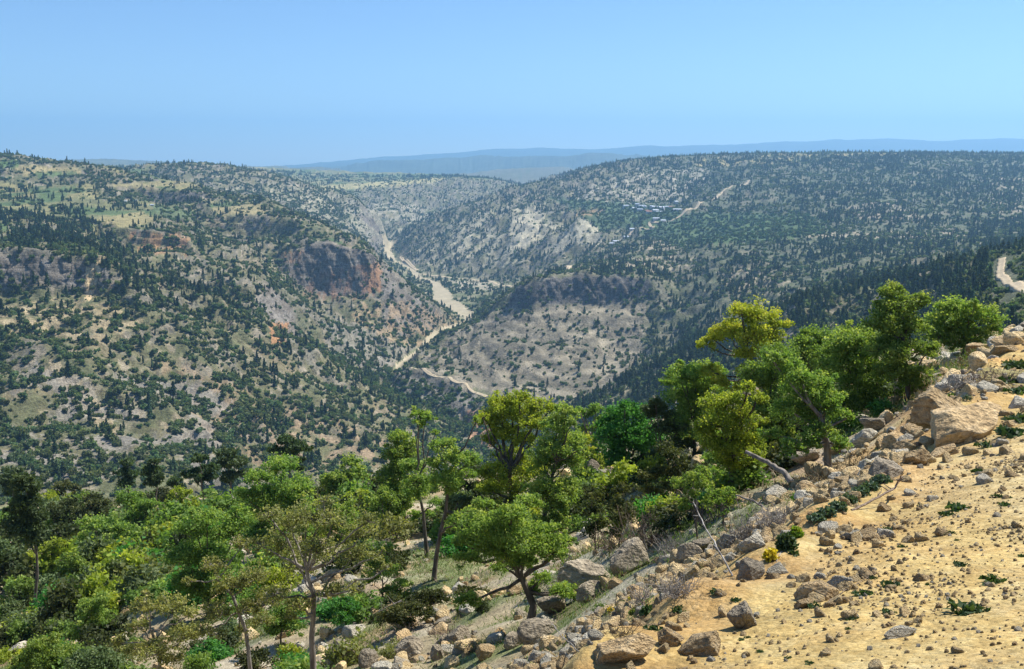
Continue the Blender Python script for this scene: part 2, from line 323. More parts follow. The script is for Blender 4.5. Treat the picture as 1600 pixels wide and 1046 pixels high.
def relief(x, y, zb, slp):
    """erosion gullies, ledges and stones, each wavelength only where it is small beside the distance"""
    dz = np.zeros_like(x)
    flat = sstep(.03, .22, slp)
    nearf = sstep(90, 400, y)
    wx = noise2(x/90, y/90, 1)*30; wy = noise2(x/90, y/90, 2)*30
    for lam, amp in ((260, 9), (120, 8.5), (58, 4.6), (27, 2.2), (13, 1.0), (6.5, .45)):
        wgt = sstep(2.2*lam, 7*lam, y)*(.2+.8*flat)*nearf
        n = 1-2*np.abs(noise2((x+wx)/lam, (y+wy)/lam, lam))
        dz += (n-.35)*amp*wgt
    for lam, amp in ((1900, 42), (700, 20), (300, 9)):
        dz += noise2(x/lam, y/lam, lam)*amp*sstep(8300, 12000, y)
    gm = np.exp(-((x-60)/330)**2)*sstep(2150, 2500, y)*sstep(3500, 3300, y)*sstep(.08, .2, slp)
    dz += gm*(1-2.2*np.abs(noise2((x*.85-y*.5+wx*.4)/62, (y*.85+x*.5)/330, 7)))*11+gm*(.5-np.abs(noise2((x*.85-y*.5)/24, (y*.85+x*.5)/150, 8)))*7
    m = y < 260
    if m.any():
        xm, ym = x[m], y[m]; rs = road_side(xm, ym); off = sstep(.3, -1.2, rs)
        d = np.zeros_like(xm)
        for lam, amp in ((9, .55), (4, .30), (1.8, .16)):
            d += noise2(xm/lam, ym/lam, lam)*amp*sstep(1.0*lam, 4*lam, ym)*(.12+.88*off)
        for lam, amp in ((.9, .045),):
            d += noise2(xm/lam, ym/lam, lam)*amp*(.25+.75*sstep(1.4, -.6, rs))*sstep(60*lam+40, 30*lam+10, ym)
        far_r = sstep(9, 14, ym)*sstep(-1, .5, rs)
        d += far_r*(noise2(xm/2.4, ym/2.4, 5)*.16+noise2(xm/1.1, ym/1.1, 6)*.09)
        # crumbly lip along the outer edge
        lip = np.exp(-((rs+.1)/.5)**2)*sstep(2, 6, ym)
        d += lip*(.10+.16*noise2(xm/.8, ym/.8, 77))
        dz[m] += d
    lm = sstep(420, 600, y)*sstep(2600, 2200, y)*sstep(.16, .34, slp)*sstep(1.3, .8, slp)*sstep(-.45, .15, noise2(x/150, y/150, 9))
    zz = zb+dz+noise2(x/45, y/45, 10)*5
    kz = sstep(1090, 1150, y)*sstep(1500, 1440, y)*sstep(-230, -180, x)*sstep(230, 190, x)*sstep(.1, .25, slp)*sstep(1.3, .8, slp)
    dz += lm*(1-kz)*(np.sin(zz*(2*math.pi/11.5))*1.6+np.sin(zz*(2*math.pi/4.6))*.4)+kz*np.sin((zb+dz*.5+noise2(x/60, y/60, 12)*3)*(2*math.pi/12.5))*1.9
    fl = np.exp(-np.minimum(path_dist(x, y, RIVER, RW*2.2), 4)**2*1.2)*(y > 900)*(y < 3600)
    bd = np.exp(-(path_dist(x, y, BEND)/16)**2)*(y > 350)*(y < 850)
    return dz*(1-fl)*(1-bd)
SL = slope_at(X, Y)
DZ = relief(X, Y, ZB, SL)
def ground_z(x, y):
    x = np.atleast_1d(np.asarray(x, float)); y = np.atleast_1d(np.asarray(y, float))
    zb = base_z(x, y); return zb+relief(x, y, zb, slope_at(x, y))
ZZ = ZB+DZ
# rock faces: broken up sideways
steep = sstep(.75, 1.5, SL)*(Y > 120)
gx = np.gradient(ZZ, axis=0); 
lam = 22.0
nn = noise3(X/lam, Y/lam, ZZ/lam*.5)+.5*noise3(X/9, Y/9, ZZ/9*.6)+.3*noise3(X/4, Y/4, ZZ/4)
X2 = X+steep*nn*5; Y2 = Y-steep*np.abs(nn)*7
print('terrain arrays', round(time.time()-T0, 1))
PU = None
VV = v_of_e(ZZ/Y2); UU = u_of(X2/Y2, VV)
def inpoly(poly, feather=0.0, dmin=0, dmax=1e9, U=None, V=None, Yd=None):
    U = UU if U is None else U; V = VV if V is None else V; Yd = Y if Yd is None else Yd
    x0 = min(p[0] for p in poly)-3; x1 = max(p[0] for p in poly)+3; y0 = min(p[1] for p in poly)-3; y1 = max(p[1] for p in poly)+3
    out = np.zeros(U.shape)
    m = (U > x0) & (U < x1) & (V > y0) & (V < y1) & (Yd > dmin) & (Yd < dmax)
    if not m.any(): return out
    if feather:
        wv = noise2(U[m]/9, V[m]/5, 5)*feather; wu = noise2(U[m]/9, V[m]/5, 6)*feather*1.8
    else: wv = wu = 0
    u, v = U[m]+wu, V[m]+wv; c = np.zeros(u.shape, bool)
    n = len(poly)
    for i in range(n):
        xa, ya = poly[i]; xb, yb = poly[(i+1) % n]
        if ya == yb: continue
        c ^= ((ya > v) != (yb > v)) & (u < (xb-xa)*(v-ya)/(yb-ya)+xa)
    out[m] = c
    return out
# ------------------------------------------------------------------ materials
def newmat(name):
    m = bpy.data.materials.new(name); m.use_nodes = True
    n = m.node_tree; n.nodes.clear()
    return m, n.nodes, n.links
def N(nodes, typ, **kw):
    n = nodes.new(typ)
    for k, v in kw.items():
        if k.startswith('i_'):
            n.inputs[int(k[2:])].default_value = v
        else: setattr(n, k, v)
    return n
def mixrgb(nodes, links, mode, fac, a, b):
    m = nodes.new('ShaderNodeMix'); m.data_type = 'RGBA'; m.blend_type = mode
    for sock, val in ((m.inputs[0], fac), (m.inputs[6], a), (m.inputs[7], b)):
        if hasattr(val, 'is_output'): links.new(val, sock)
        else: sock.default_value = val
    return m.outputs[2]
def ramp(nodes, links, fac, stops):
    r = nodes.new('ShaderNodeValToRGB'); cr = r.color_ramp
    while len(cr.elements) < len(stops): cr.elements.new(.5)
    for el, (p, c) in zip(cr.elements, stops):
        el.position = p; el.color = c if len(c) == 4 else (*c, 1)
    links.new(fac, r.inputs[0]); return r.outputs[0]
def g(v): return (v, v, v, 1)
def ground_material(name, scales, bump_d, rough=.95, pebbles=False, rock=False):
    m, n, l = newmat(name)
    out = N(n, 'ShaderNodeOutputMaterial'); b = N(n, 'ShaderNodeBsdfPrincipled')
    b.inputs['Roughness'].default_value = rough; b.inputs['Specular IOR Level'].default_value = .15
    at = N(n, 'ShaderNodeAttribute', attribute_name='tone'); geo = N(n, 'ShaderNodeNewGeometry')
    col = at.outputs['Color']; hs = None
    for k, (sc, lo, hi) in enumerate(scales):
        tx = N(n, 'ShaderNodeTexNoise'); tx.inputs['Scale'].default_value = sc; tx.inputs['Detail'].default_value = 5; tx.inputs['Roughness'].default_value = .65
        l.new(geo.outputs['Position'], tx.inputs['Vector'])
        col = mixrgb(n, l, 'MULTIPLY', 1.0, col, ramp(n, l, tx.outputs['Fac'], [(.32, g(lo)), (.68, g(hi))]))
        if k == len(scales)-1: hs = tx.outputs['Fac']
    if pebbles:
        for sc, dark in ((9, .0), (26, .0)):
            vo = N(n, 'ShaderNodeTexVoronoi'); vo.inputs['Scale'].default_value = sc; vo.inputs['Randomness'].default_value = 1
            l.new(geo.outputs['Position'], vo.inputs['Vector'])
            rnd = ramp(n, l, vo.outputs['Color'], [(0, (.75, .72, .66)), (.5, (1, 1, 1)), (1, (1.0, 1.06, 1.2))])
            col = mixrgb(n, l, 'MULTIPLY', .8, col, rnd)
            ht = N(n, 'ShaderNodeMath', operation='SUBTRACT'); l.new(hs, ht.inputs[0])
            ml = N(n, 'ShaderNodeMath', operation='MULTIPLY', i_1=.9); l.new(vo.outputs['Distance'], ml.inputs[0]); l.new(ml.outputs[0], ht.inputs[1]); hs = ht.outputs[0]
    if rock:      # fissures and ledges where the ground is steep
        sx = N(n, 'ShaderNodeSeparateXYZ'); l.new(geo.outputs['True Normal'], sx.inputs[0]); mk = ramp(n, l, sx.outputs[2], [(.5, g(1)), (.74, g(0))])
        for sc_, pos, lo in (((.30, .30, .05), 1, .42), ((.05, .05, .42), 1, .6)):
            mp = N(n, 'ShaderNodeMapping'); mp.inputs['Scale'].default_value = sc_; l.new(geo.outputs['Position'], mp.inputs[0])
            tx = N(n, 'ShaderNodeTexNoise'); tx.inputs['Scale'].default_value = 1; tx.inputs['Detail'].default_value = 6; tx.inputs['Roughness'].default_value = .7; l.new(mp.outputs[0], tx.inputs['Vector'])
            col = mixrgb(n, l, 'MULTIPLY', mk, col, ramp(n, l, tx.outputs['Fac'], [(.38, g(lo)), (.5, g(1)), (.7, g(1.15))]))
            ad = N(n, 'ShaderNodeMath', operation='MULTIPLY_ADD', i_1=2.0); l.new(tx.outputs['Fac'], ad.inputs[0]); l.new(hs, ad.inputs[2]); hs = ad.outputs[0]
    bp = N(n, 'ShaderNodeBump'); bp.inputs['Strength'].default_value = .9; bp.inputs['Distance'].default_value = bump_d
    l.new(hs, bp.inputs['Height']); l.new(bp.outputs[0], b.inputs['Normal'])
    l.new(col, b.inputs['Base Color']); l.new(b.outputs[0], out.inputs[0])
    return m
M_near = ground_material('stony_slope', [(.5, .8, 1.25), (3, .75, 1.3), (14, .6, 1.45)], .05)
M_road = ground_material('orange_dirt', [(.5, .88, 1.12), (3.5, .78, 1.22), (13, .85, 1.15), (55, .8, 1.2)], .014, pebbles=True)
M_hill = ground_material('scrubby_hillside', [(.012, .85, 1.15), (.07, .72, 1.28), (.5, .6, 1.4)], 1.1, rock=True)
M_far = ground_material('distant_hills', [(.0006, .9, 1.1), (.004, .75, 1.3), (.03, .7, 1.3)], 8)
M_bed = ground_material('river_gravel', [(.02, .9, 1.1), (.1, .85, 1.15), (.6, .85, 1.15)], .3)

# ------------------------------------------------------------------ what the ground is made of, place by place
C = lambda *a: np.array(a, float)
def lay(tone, mask, col, k=1.0):
    mk = np.clip(mask*k, 0, 1)[..., None]; tone *= 1-mk; tone += mk*col
n1 = noise2(X/140, Y/140, 11); n2 = noise2(X/42, Y/42, 12); n3 = noise2(X/12, Y/12, 13); n4 = noise2(X/4, Y/4, 14)
tone = np.zeros(X.shape+(3,)); tone[:] = C(.165, .155, .082)
lay(tone, sstep(-.05, .45, n2+.5*n3), C(.165, .155, .12), .9)                    # grey limestone rubble
lay(tone, sstep(.15, .5, n3+.4*n4), C(.33, .28, .20), .7)                       # pale bare earth
lay(tone, sstep(.38, .62, noise2(X/55, Y/75, 15)+.25*n4), C(.25, .185, .11), .35)        # reddish earth
lay(tone, sstep(.05, .5, -n2-.4*n3+.3*n4), C(.10, .115, .055), .7)                 # grass and low heath
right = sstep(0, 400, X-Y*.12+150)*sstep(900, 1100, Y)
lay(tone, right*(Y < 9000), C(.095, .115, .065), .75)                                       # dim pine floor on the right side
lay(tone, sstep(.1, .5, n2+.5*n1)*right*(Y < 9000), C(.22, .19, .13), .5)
top = (SL < .14)*(Y > 1250)*(ZZ > -150)*(X < 150)
lay(tone, top*1.0, C(.17, .175, .075), .8)
lay(tone, top*sstep(0, .3, noise2(X/60, Y/160, 21)), C(.27, .24, .11), .8)     # dry fields on the plateau
lay(tone, top*sstep(.15, .35, noise2(X/70+9, Y/140, 22)), C(.085, .13, .05), .9)      # green fields
cliff = sstep(.8, 1.3, SL)*(Y > 120)*(Y < 6000)
rockc = np.zeros(X.shape+(3,)); rockc[:] = C(.20, .175, .14)
stain = noise2(X/6, ZZ/30, 31)*.6+.5*noise2(X/16, Y/16, 32)
lay(rockc, sstep(.0, .4, stain), C(.155, .135, .11))
lay(rockc, sstep(.1, .4, noise2(X/14, ZZ/22, 33)), C(.23, .21, .18), .8)
lay(tone, cliff, rockc)
def paint(poly, col, k=1.0, feather=3.0, d0=0, d1=1e9, extra=None):
    mk = inpoly(poly, feather, d0, d1)
    if extra is not None: mk = mk*extra
    lay(tone, mk, C(*col), k)
OR1, OR2 = (.40, .215, .10), (.30, .165, .10)
# rusty stains on the rock faces
orx = sstep(-.25, .15, noise2(X/7, ZZ/26, 41)+.3*n4)
paint([(195, 362), (265, 364), (298, 372), (292, 398), (215, 396)], OR1, .6, 3, 1250, 1450, orx)
paint([(505, 425), (592, 408), (596, 462), (540, 470), (470, 466), (480, 445)], OR2, .6, 3, 1480, 1640, orx)
paint([(566, 414), (594, 410), (597, 455), (575, 458)], OR1, .65, 2, 1480, 1660)
paint([(440, 395), (475, 392), (470, 412), (445, 410)], OR1, .6, 3, 1480, 1660, orx)
paint([(420, 505), (450, 505), (447, 540), (425, 538)], OR1, .9, 3, 1000, 1300)
paint([(134, 420), (158, 405), (156, 432), (142, 470), (133, 468)], (.55, .42, .24), .95, 2, 900, 1060)
paint([(560, 475), (640, 470), (720, 505), (700, 512), (660, 545), (600, 530), (540, 500)], (.36, .26, .15), .75, 5, 1300, 1900, sstep(-.3, .2, n3))
paint([(500, 500), (560, 505), (640, 548), (600, 585), (520, 560)], (.25, .23, .19), .6, 5, 1150, 1600)
# pale marl gullies of the right bank
gul = sstep(-.2, .1, noise2((X*.85-Y*.5)/20, (Y*.85+X*.5)/110, 51)+.35*n3)
paint([(640, 400), (700, 350), (790, 322), (850, 320), (868, 350), (905, 352), (860, 395), (800, 415), (700, 425)], (.37, .34, .24), .85, 5, 2100, 3400, gul)
paint([(868, 378), (905, 338), (930, 352), (946, 375), (935, 385), (900, 380), (850, 405)], (.45, .41, .29), .95, 2.5, 2200, 2800, sstep(-.5, -.1, n3))
paint([(800, 345), (835, 325), (850, 335), (838, 375), (815, 392), (790, 400)], (.42, .38, .27), .85, 3, 2200, 3100)
paint([(900, 300), (1000, 262), (1110, 262), (1100, 300), (1060, 315), (950, 318), (900, 314)], (.36, .33, .25), .85, 4, 2600, 3700, gul)
paint([(330, 300), (400, 285), (520, 300), (640, 350), (640, 380), (560, 380), (480, 350), (380, 320)], (.33, .31, .22), .75, 4, 2500, 3500, gul)
paint([(560, 320), (650, 318), (690, 340), (640, 350), (600, 345)], (.38, .35, .26), .7, 3, 3200, 4200, gul)
paint([(700, 275), (760, 264), (900, 260), (910, 272), (780, 285)], (.30, .28, .22), .7, 1.5, 6000, 8200, sstep(-.1, .2, noise2(X/60, Y/60, 52)))
paint([(0, 480), (60, 470), (180, 470), (230, 500), (170, 540), (90, 545), (0, 520)], (.37, .30, .175), .75, 6, 840, 1060, sstep(-.25, .1, n3))
paint([(80, 560), (130, 600), (190, 680), (160, 680), (110, 620), (70, 580)], (.40, .32, .20), .7, 4, 600, 900)
paint([(240, 560), (420, 620), (640, 690), (700, 715), (560, 730), (420, 740), (330, 690), (280, 620)], (.31, .22, .13), .6, 5, 600, 1150, sstep(-.1, .25, n3))
paint([(60, 570), (330, 600), (420, 700), (320, 760), (0, 770), (0, 600)], (.27, .25, .215), .65, 8, 500, 1000, sstep(-.25, .15, n2+.4*n4))
# open ground on the right hillside
for pl in ([(1120, 425), (1180, 418), (1240, 440), (1200, 460), (1130, 455)], [(1215, 455), (1290, 440), (1300, 470), (1225, 480)], [(1250, 362), (1500, 362), (1510, 372), (1400, 376), (1250, 372)],
           [(1320, 318), (1400, 315), (1450, 345), (1400, 350), (1330, 335)], [(1560, 270), (1600, 280), (1600, 330), (1570, 340), (1545, 310)], [(955, 538), (968, 536), (990, 585), (975, 592), (955, 565)],
           [(1010, 372), (1060, 368), (1080, 385), (1010, 392)], [(960, 410), (1010, 400), (1100, 402), (1080, 425), (1010, 428)], [(1480, 520), (1600, 460), (1600, 480), (1500, 540)]):
    paint(pl, (.34, .29, .20), .8, 4, 400, 3600, sstep(-.3, .1, n3))
for pl in ([(1180, 236), (1420, 236), (1425, 241), (1180, 246)], [(1080, 250), (1240, 246), (1250, 256), (1090, 262)], [(1300, 237), (1440, 238), (1440, 243), (1300, 242)]):
    paint(pl, (.36, .30, .13), .8, 2, 2800, 5000, sstep(-.2, .1, noise2(X/50, Y/90, 53)))
paint([(1000, 335), (1130, 332), (1260, 335), (1300, 362), (1240, 372), (1060, 385), (1000, 370)], (.075, .13, .045), .8, 4, 1700, 2800)
paint([(850, 308), (1060, 322), (1060, 345), (940, 362), (905, 336), (880, 318)], (.075, .125, .05), .85, 3, 2300, 3100)
paint([(902, 330), (950, 325), (945, 332), (918, 337), (900, 336)], (.36, .24, .12), .9, 1, 2300, 3000)
paint([(225, 300), (320, 302), (310, 315), (240, 318)], (.13, .12, .12), .6, 2, 1850, 1950)
paint([(230, 318), (290, 328), (300, 345), (250, 338)], (.11, .15, .07), .9, 3, 1500, 1950)
for pl, cc in (([(20, 258), (120, 262), (130, 272), (30, 274)], (.32, .27, .13)), ([(220, 250), (260, 256), (250, 262), (225, 258)], (.32, .27, .13)), ([(55, 268), (120, 268), (115, 276), (60, 277)], (.08, .13, .048)),
               ([(175, 288), (290, 282), (300, 291), (180, 293)], (.30, .26, .13)), ([(130, 345), (220, 330), (250, 345), (200, 355)], (.29, .25, .12)), ([(0, 250), (30, 250), (30, 262), (0, 262)], (.09, .16, .05)),
               ([(40, 296), (130, 292), (130, 300), (50, 303)], (.08, .13, .048)), ([(330, 325), (400, 318), (430, 335), (340, 338)], (.29, .25, .13)),
               ([(500, 290), (640, 282), (700, 277), (690, 283), (600, 293), (510, 298)], (.38, .34, .16)), ([(560, 272), (720, 272), (700, 277), (560, 278)], (.12, .17, .07))):
    paint(pl, cc, .85, 1.5, 1250, 6000)
paint([(650, 430), (700, 434), (772, 438), (800, 444), (770, 450), (700, 444), (665, 440)], (.40, .35, .25), .9, 1.5, 2000, 2800)
paint([(1530, 395), (1640, 385), (1640, 480), (1560, 470)], (.10, .115, .065), .8, 3, 350, 900)
paint([(800, 458), (835, 442), (880, 433), (1018, 436), (1016, 476), (870, 488), (835, 493), (792, 497)], (.115, .105, .095), .75, 2, 1380, 1560, sstep(.5, .9, SL))  # shaded face of the rock crown: its shade deepened in the rock colour
paint([(400, 396), (445, 396), (480, 390), (565, 386), (592, 412), (560, 470), (480, 464), (430, 440)], (.15, .135, .115), .3, 2, 1480, 1620, sstep(.5, .9, SL)*sstep(-.1, .2, n3))  # main spur cliff: some shade painted into its steep face as well
# banded grey hill: strata along the height
strata = .5+.5*np.sin(ZZ*.55+2.5*noise2(X/50, Y/50, 61))
kh = inpoly([(605, 606), (720, 512), (800, 480), (1010, 474), (1000, 560), (950, 610), (760, 652), (640, 628)], 2, 1050, 1560)
lay(tone, kh, C(.225, .195, .135), .9)
lay(tone, kh*sstep(.4, .8, strata+.3*n4), C(.30, .265, .195), .75)
lay(tone, kh*sstep(.45, .8, 1-strata+.3*n4), C(.13, .12, .09), .55)
paint([(600, 605), (650, 622), (700, 640), (760, 650), (745, 618), (690, 594), (635, 585)], (.17, .165, .155), .5, 1, 1050, 1400)
# valley floor
floor = (ZZ < -284)*(SL < .2)*(Y > 900)*(Y < 3600)
lay(tone, floor*1.0, C(.15, .165, .08), .7)
lay(tone, floor*sstep(.0, .3, n2)*(Y > 1700), C(.30, .26, .17), .6)
paint([(705, 440), (770, 438), (780, 452), (720, 455)], (.38, .34, .25), .8, 2, 2000, 2700)
paint([(730, 640), (765, 640), (770, 700), (735, 700)], (.42, .24, .15), .8, 3, 900, 1250)
# near ground
nr = Y < 190
RS = road_side(X, Y)
ns = np.where(nr, 1.0, 0.0)
g1 = noise2(X/5, Y/5, 71)+.5*noise2(X/1.6, Y/1.6, 72)
nt_ = np.zeros(X.shape+(3,)); nt_[:] = C(.30, .25, .155)
lay(nt_, sstep(-.05, .35, g1), C(.12, .16, .06), .8)
lay(nt_, sstep(.15, .5, noise2(X/3, Y/3, 73)), C(.38, .34, .26), .7)
lay(nt_, sstep(.2, .5, noise2(X/2, Y/2, 74)), C(.33, .22, .13), .6)
dry = sstep(30, 60, Y)
lay(nt_, dry*sstep(-.2, .3, g1), C(.16, .17, .08), .7)
lay(tone, ns*sstep(190, 150, Y), nt_)
rd = C(.50, .365, .145); rdc = np.zeros(X.shape+(3,)); rdc[:] = rd
lay(rdc, sstep(.0, .5, noise2(X/1.3, Y/1.3, 75)), C(.56, .44, .21), .6)
lay(rdc, sstep(.1, .5, noise2(X/.5, Y/.5, 76)), C(.44, .30, .12), .5)
lay(rdc, sstep(2.2, 3.4, X-.1*Y)*(Y < 12), C(.50, .40, .21), .5)
em = sstep(-3.4, -.4, RS+.9*noise2(X/1.5, Y/1.5, 77))*(Y < 60)
lay(rdc, sstep(1.7, -.5, RS)*sstep(-.25, .2, noise2(X/.9, Y/.9, 78)), C(.40, .235, .09), .85)
lay(rdc, sstep(12, 20, Y)*sstep(.05, .4, noise2(X/2, Y/2, 79)), C(.15, .17, .07), .7)
lay(tone, nr*em, rdc)
lay(tone, sstep(5600, 6600, Y), C(.10, .11, .075), .75)
far = sstep(8300, 11000, Y)
lay(tone, far, C(.06, .08, .05), .9)
tone = np.clip(tone, .02, .8)

# ------------------------------------------------------------------ meshes of the ground, split by kind
IDX = np.arange(NS*NY).reshape(NS, NY)
quads = np.stack([IDX[:-1, :-1], IDX[1:, :-1], IDX[1:, 1:], IDX[:-1, 1:]], -1)
qc = lambda A: .25*(A[:-1, :-1]+A[1:, :-1]+A[1:, 1:]+A[:-1, 1:])
QX, QY, QZ, QS = qc(X2), qc(Y2), qc(ZZ), qc(SL)
QE = QZ/QY; QV = v_of_e(QE); QU = u_of(QX/QY, QV)
QVIS = QE >= np.maximum.accumulate(QE, axis=1)-.0035
E2 = ZZ/Y2
def hit(u, v, dmin=0, dmax=1e9):
    """the first place on the ground seen at a pixel, beyond dmin"""
    e = float(e_of_v(v)); s = float(s_of(u, v)); i = int(np.clip(np.searchsorted(SF, s), 1, NS-1))
    i = i if abs(SF[i]-s) < abs(SF[i-1]-s) else i-1
    ok = (E2[i] >= e) & (Y2[i] > dmin) & (Y2[i] < dmax)
    j = int(np.argmax(ok)) if ok.any() else int(np.argmax(Y2[i] > dmin))
    y = float(Y2[i, j]); return (s*y, y, float(ZZ[i, j]))
def wpath(px, d0, d1):
    return np.array([hit(u, v, d0, d1)[:2] for u, v in px])
rbed = (path_dist(QX, QY, RIVER, RW) < 1+.35*noise2(QX/28, QY/28, 81)+.15*noise2(QX/9, QY/9, 84)) & (QY > 1385) & (QY < 3600)
#rbed |= (inpoly([(655, 425), (700, 430), (770, 441), (768, 447), (700, 447), (668, 440)], 1.5, 2000, 2800, QU, QV, QY) > 0)
tracks = [(wpath([(632, 574), (660, 581), (690, 590), (712, 600), (735, 614), (760, 622)], 1100, 1400), 2.3),
          (wpath([(880, 432), (886, 422), (894, 414), (904, 411)], 1700, 2300), 6),
          (wpath([(660, 430), (720, 437), (772, 441), (776, 447), (830, 447)], 2050, 2700), 4.5),
          (wpath([(984, 372), (988, 362), (1010, 360), (1024, 357), (1012, 350), (1022, 349), (1060, 345), (1120, 310), (1170, 285)], 2150, 3300), 3.8),
          (BEND, [2.3, 2.3, 2.4, 2.8, 3.2, 3.2, 3.2]),
          (wpath([(640, 396), (622, 402), (640, 415), (652, 424)], 2400, 3100), 5)]
trk = np.zeros(QX.shape, bool)
rside = road_side(QX, QY)
roadf = (rside > 0) & (QY < 29)
nearf_ = (QY < 185) & ~roadf
farf = (QY > 8300)
kinds = {'dirt_road': (roadf, M_road, 'bare orange dirt road shoulder with gravel and small weeds'),
         'ground': (nearf_, M_near, 'stony grassy slope dropping away below the road'),
         'riverbed': (rbed & ~roadf & ~nearf_, M_bed, 'pale dry gravel riverbed winding along the gorge floor'),
         'far_hills': (farf, M_far, 'blue mountain ranges along the horizon')}
used = roadf | nearf_ | rbed | farf
kinds['hills'] = (~used, M_hill, 'scrub covered limestone hills and cliffs either side of the gorge')
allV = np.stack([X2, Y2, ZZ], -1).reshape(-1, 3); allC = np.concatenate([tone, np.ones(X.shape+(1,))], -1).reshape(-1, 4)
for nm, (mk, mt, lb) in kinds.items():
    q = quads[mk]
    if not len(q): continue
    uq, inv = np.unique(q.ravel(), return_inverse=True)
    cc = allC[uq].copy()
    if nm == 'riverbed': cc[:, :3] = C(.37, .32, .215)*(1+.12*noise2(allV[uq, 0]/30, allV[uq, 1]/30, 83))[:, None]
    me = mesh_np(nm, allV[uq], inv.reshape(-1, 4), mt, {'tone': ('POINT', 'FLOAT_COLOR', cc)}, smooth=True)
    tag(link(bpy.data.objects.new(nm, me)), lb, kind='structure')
def grid_z(x, y):
    s = x/y; i = int(np.clip(np.searchsorted(SF, s)-1, 0, NS-2)); a = (s-SF[i])/(SF[i+1]-SF[i])
    return float((1-a)*np.interp(y, Y2[i], ZZ[i])+a*np.interp(y, Y2[i+1], ZZ[i+1]))
TLB = ['narrow track contouring the foot of the banded hill', 'short pale track above the rock crown', 'track branching right across the valley floor', 'track climbing past the far village', 'curved dirt road on the wooded spur at the far right', 'track beside the upper riverbed']
for q_, (p_, wd) in enumerate(tracks):
    wv = np.full(len(p_), wd, float) if np.isscalar(wd) else np.array(wd, float); P3 = np.column_stack([p_, wv])
    for _ in range(3):
        P3 = np.vstack([P3[:1]]+[np.array([.75*a+.25*b, .25*a+.75*b]) for a, b in zip(P3[:-1], P3[1:])]+[P3[-1:]])
    dd = np.concatenate([[0], np.cumsum(np.hypot(*np.diff(P3[:, :2], axis=0).T))]); nn_ = max(8, int(dd[-1]/4)); tt = np.linspace(0, dd[-1], nn_); P3 = np.stack([np.interp(tt, dd, P3[:, c]) for c in range(3)], 1)
    tg_ = np.gradient(P3[:, :2], axis=0); tg_ /= np.linalg.norm(tg_, axis=1)[:, None]+1e-9; nv = np.stack([-tg_[:, 1], tg_[:, 0]], 1); V = []
    zs_ = np.array([grid_z(a, b) for a, b in P3[:, :2]]); zs_ = np.convolve(np.pad(zs_, 3, 'edge'), np.ones(7)/7, 'valid')
    for k in range(nn_):
        ww = P3[k, 2]*(1+.12*math.sin(k*1.7)); row = [P3[k, :2]+nv[k]*ww*c for c in (-1, -.5, 0, .5, 1)]; zs = [grid_z(*r_) for r_ in row]; zc = max(zs_[k], zs[2])
        V += [(row[0][0], row[0][1], min(zs[0], zc)-1)]+[(r_[0], r_[1], max(z_, zc-.5)+.35) for r_, z_ in zip(row, zs)]+[(row[4][0], row[4][1], min(zs[4], zc)-1)]
    Qd = [(k*7+c, k*7+c+1, (k+1)*7+c+1, (k+1)*7+c) for k in range(nn_-1) for c in range(6)]
    me = mesh_np('dirt_track', np.array(V), np.array(Qd), M_bed, {'tone': ('POINT', 'FLOAT_COLOR', np.tile([.43, .355, .24, 1], (len(V), 1)))}, smooth=True)
    tag(link(bpy.data.objects.new('dirt_track', me)), TLB[q_], kind='structure')
print('ground', round(time.time()-T0, 1))

# ------------------------------------------------------------------ haze
def add_haze():
    x0, x1, y0, y1, z0, z1 = -50000, 50000, -400, 21000, -900, 750
    V = [(x0, y0, z0), (x1, y0, z0), (x1, y1, z0), (x0, y1, z0), (x0, y0, z1), (x1, y0, z1), (x1, y1, z1), (x0, y1, z1)]
    me = bpy.data.meshes.new('haze'); me.from_pydata(V, [], [(0, 3, 2, 1), (4, 5, 6, 7), (0, 1, 5, 4), (1, 2, 6, 5), (2, 3, 7, 6), (3, 0, 4, 7)])
    m, n, l = newmat('blue_haze'); out = N(n, 'ShaderNodeOutputMaterial'); pv = N(n, 'ShaderNodeVolumePrincipled')
    pv.inputs['Color'].default_value = (.33, .64, 1.0, 1); pv.inputs['Density'].default_value = HAZE; pv.inputs['Anisotropy'].default_value = .3
    l.new(pv.outputs[0], out.inputs['Volume']); me.materials.append(m)
    tag(link(bpy.data.objects.new('haze', me)), 'thin blue haze filling the valley air', kind='stuff')
HAZE = 9.0e-5
add_haze()
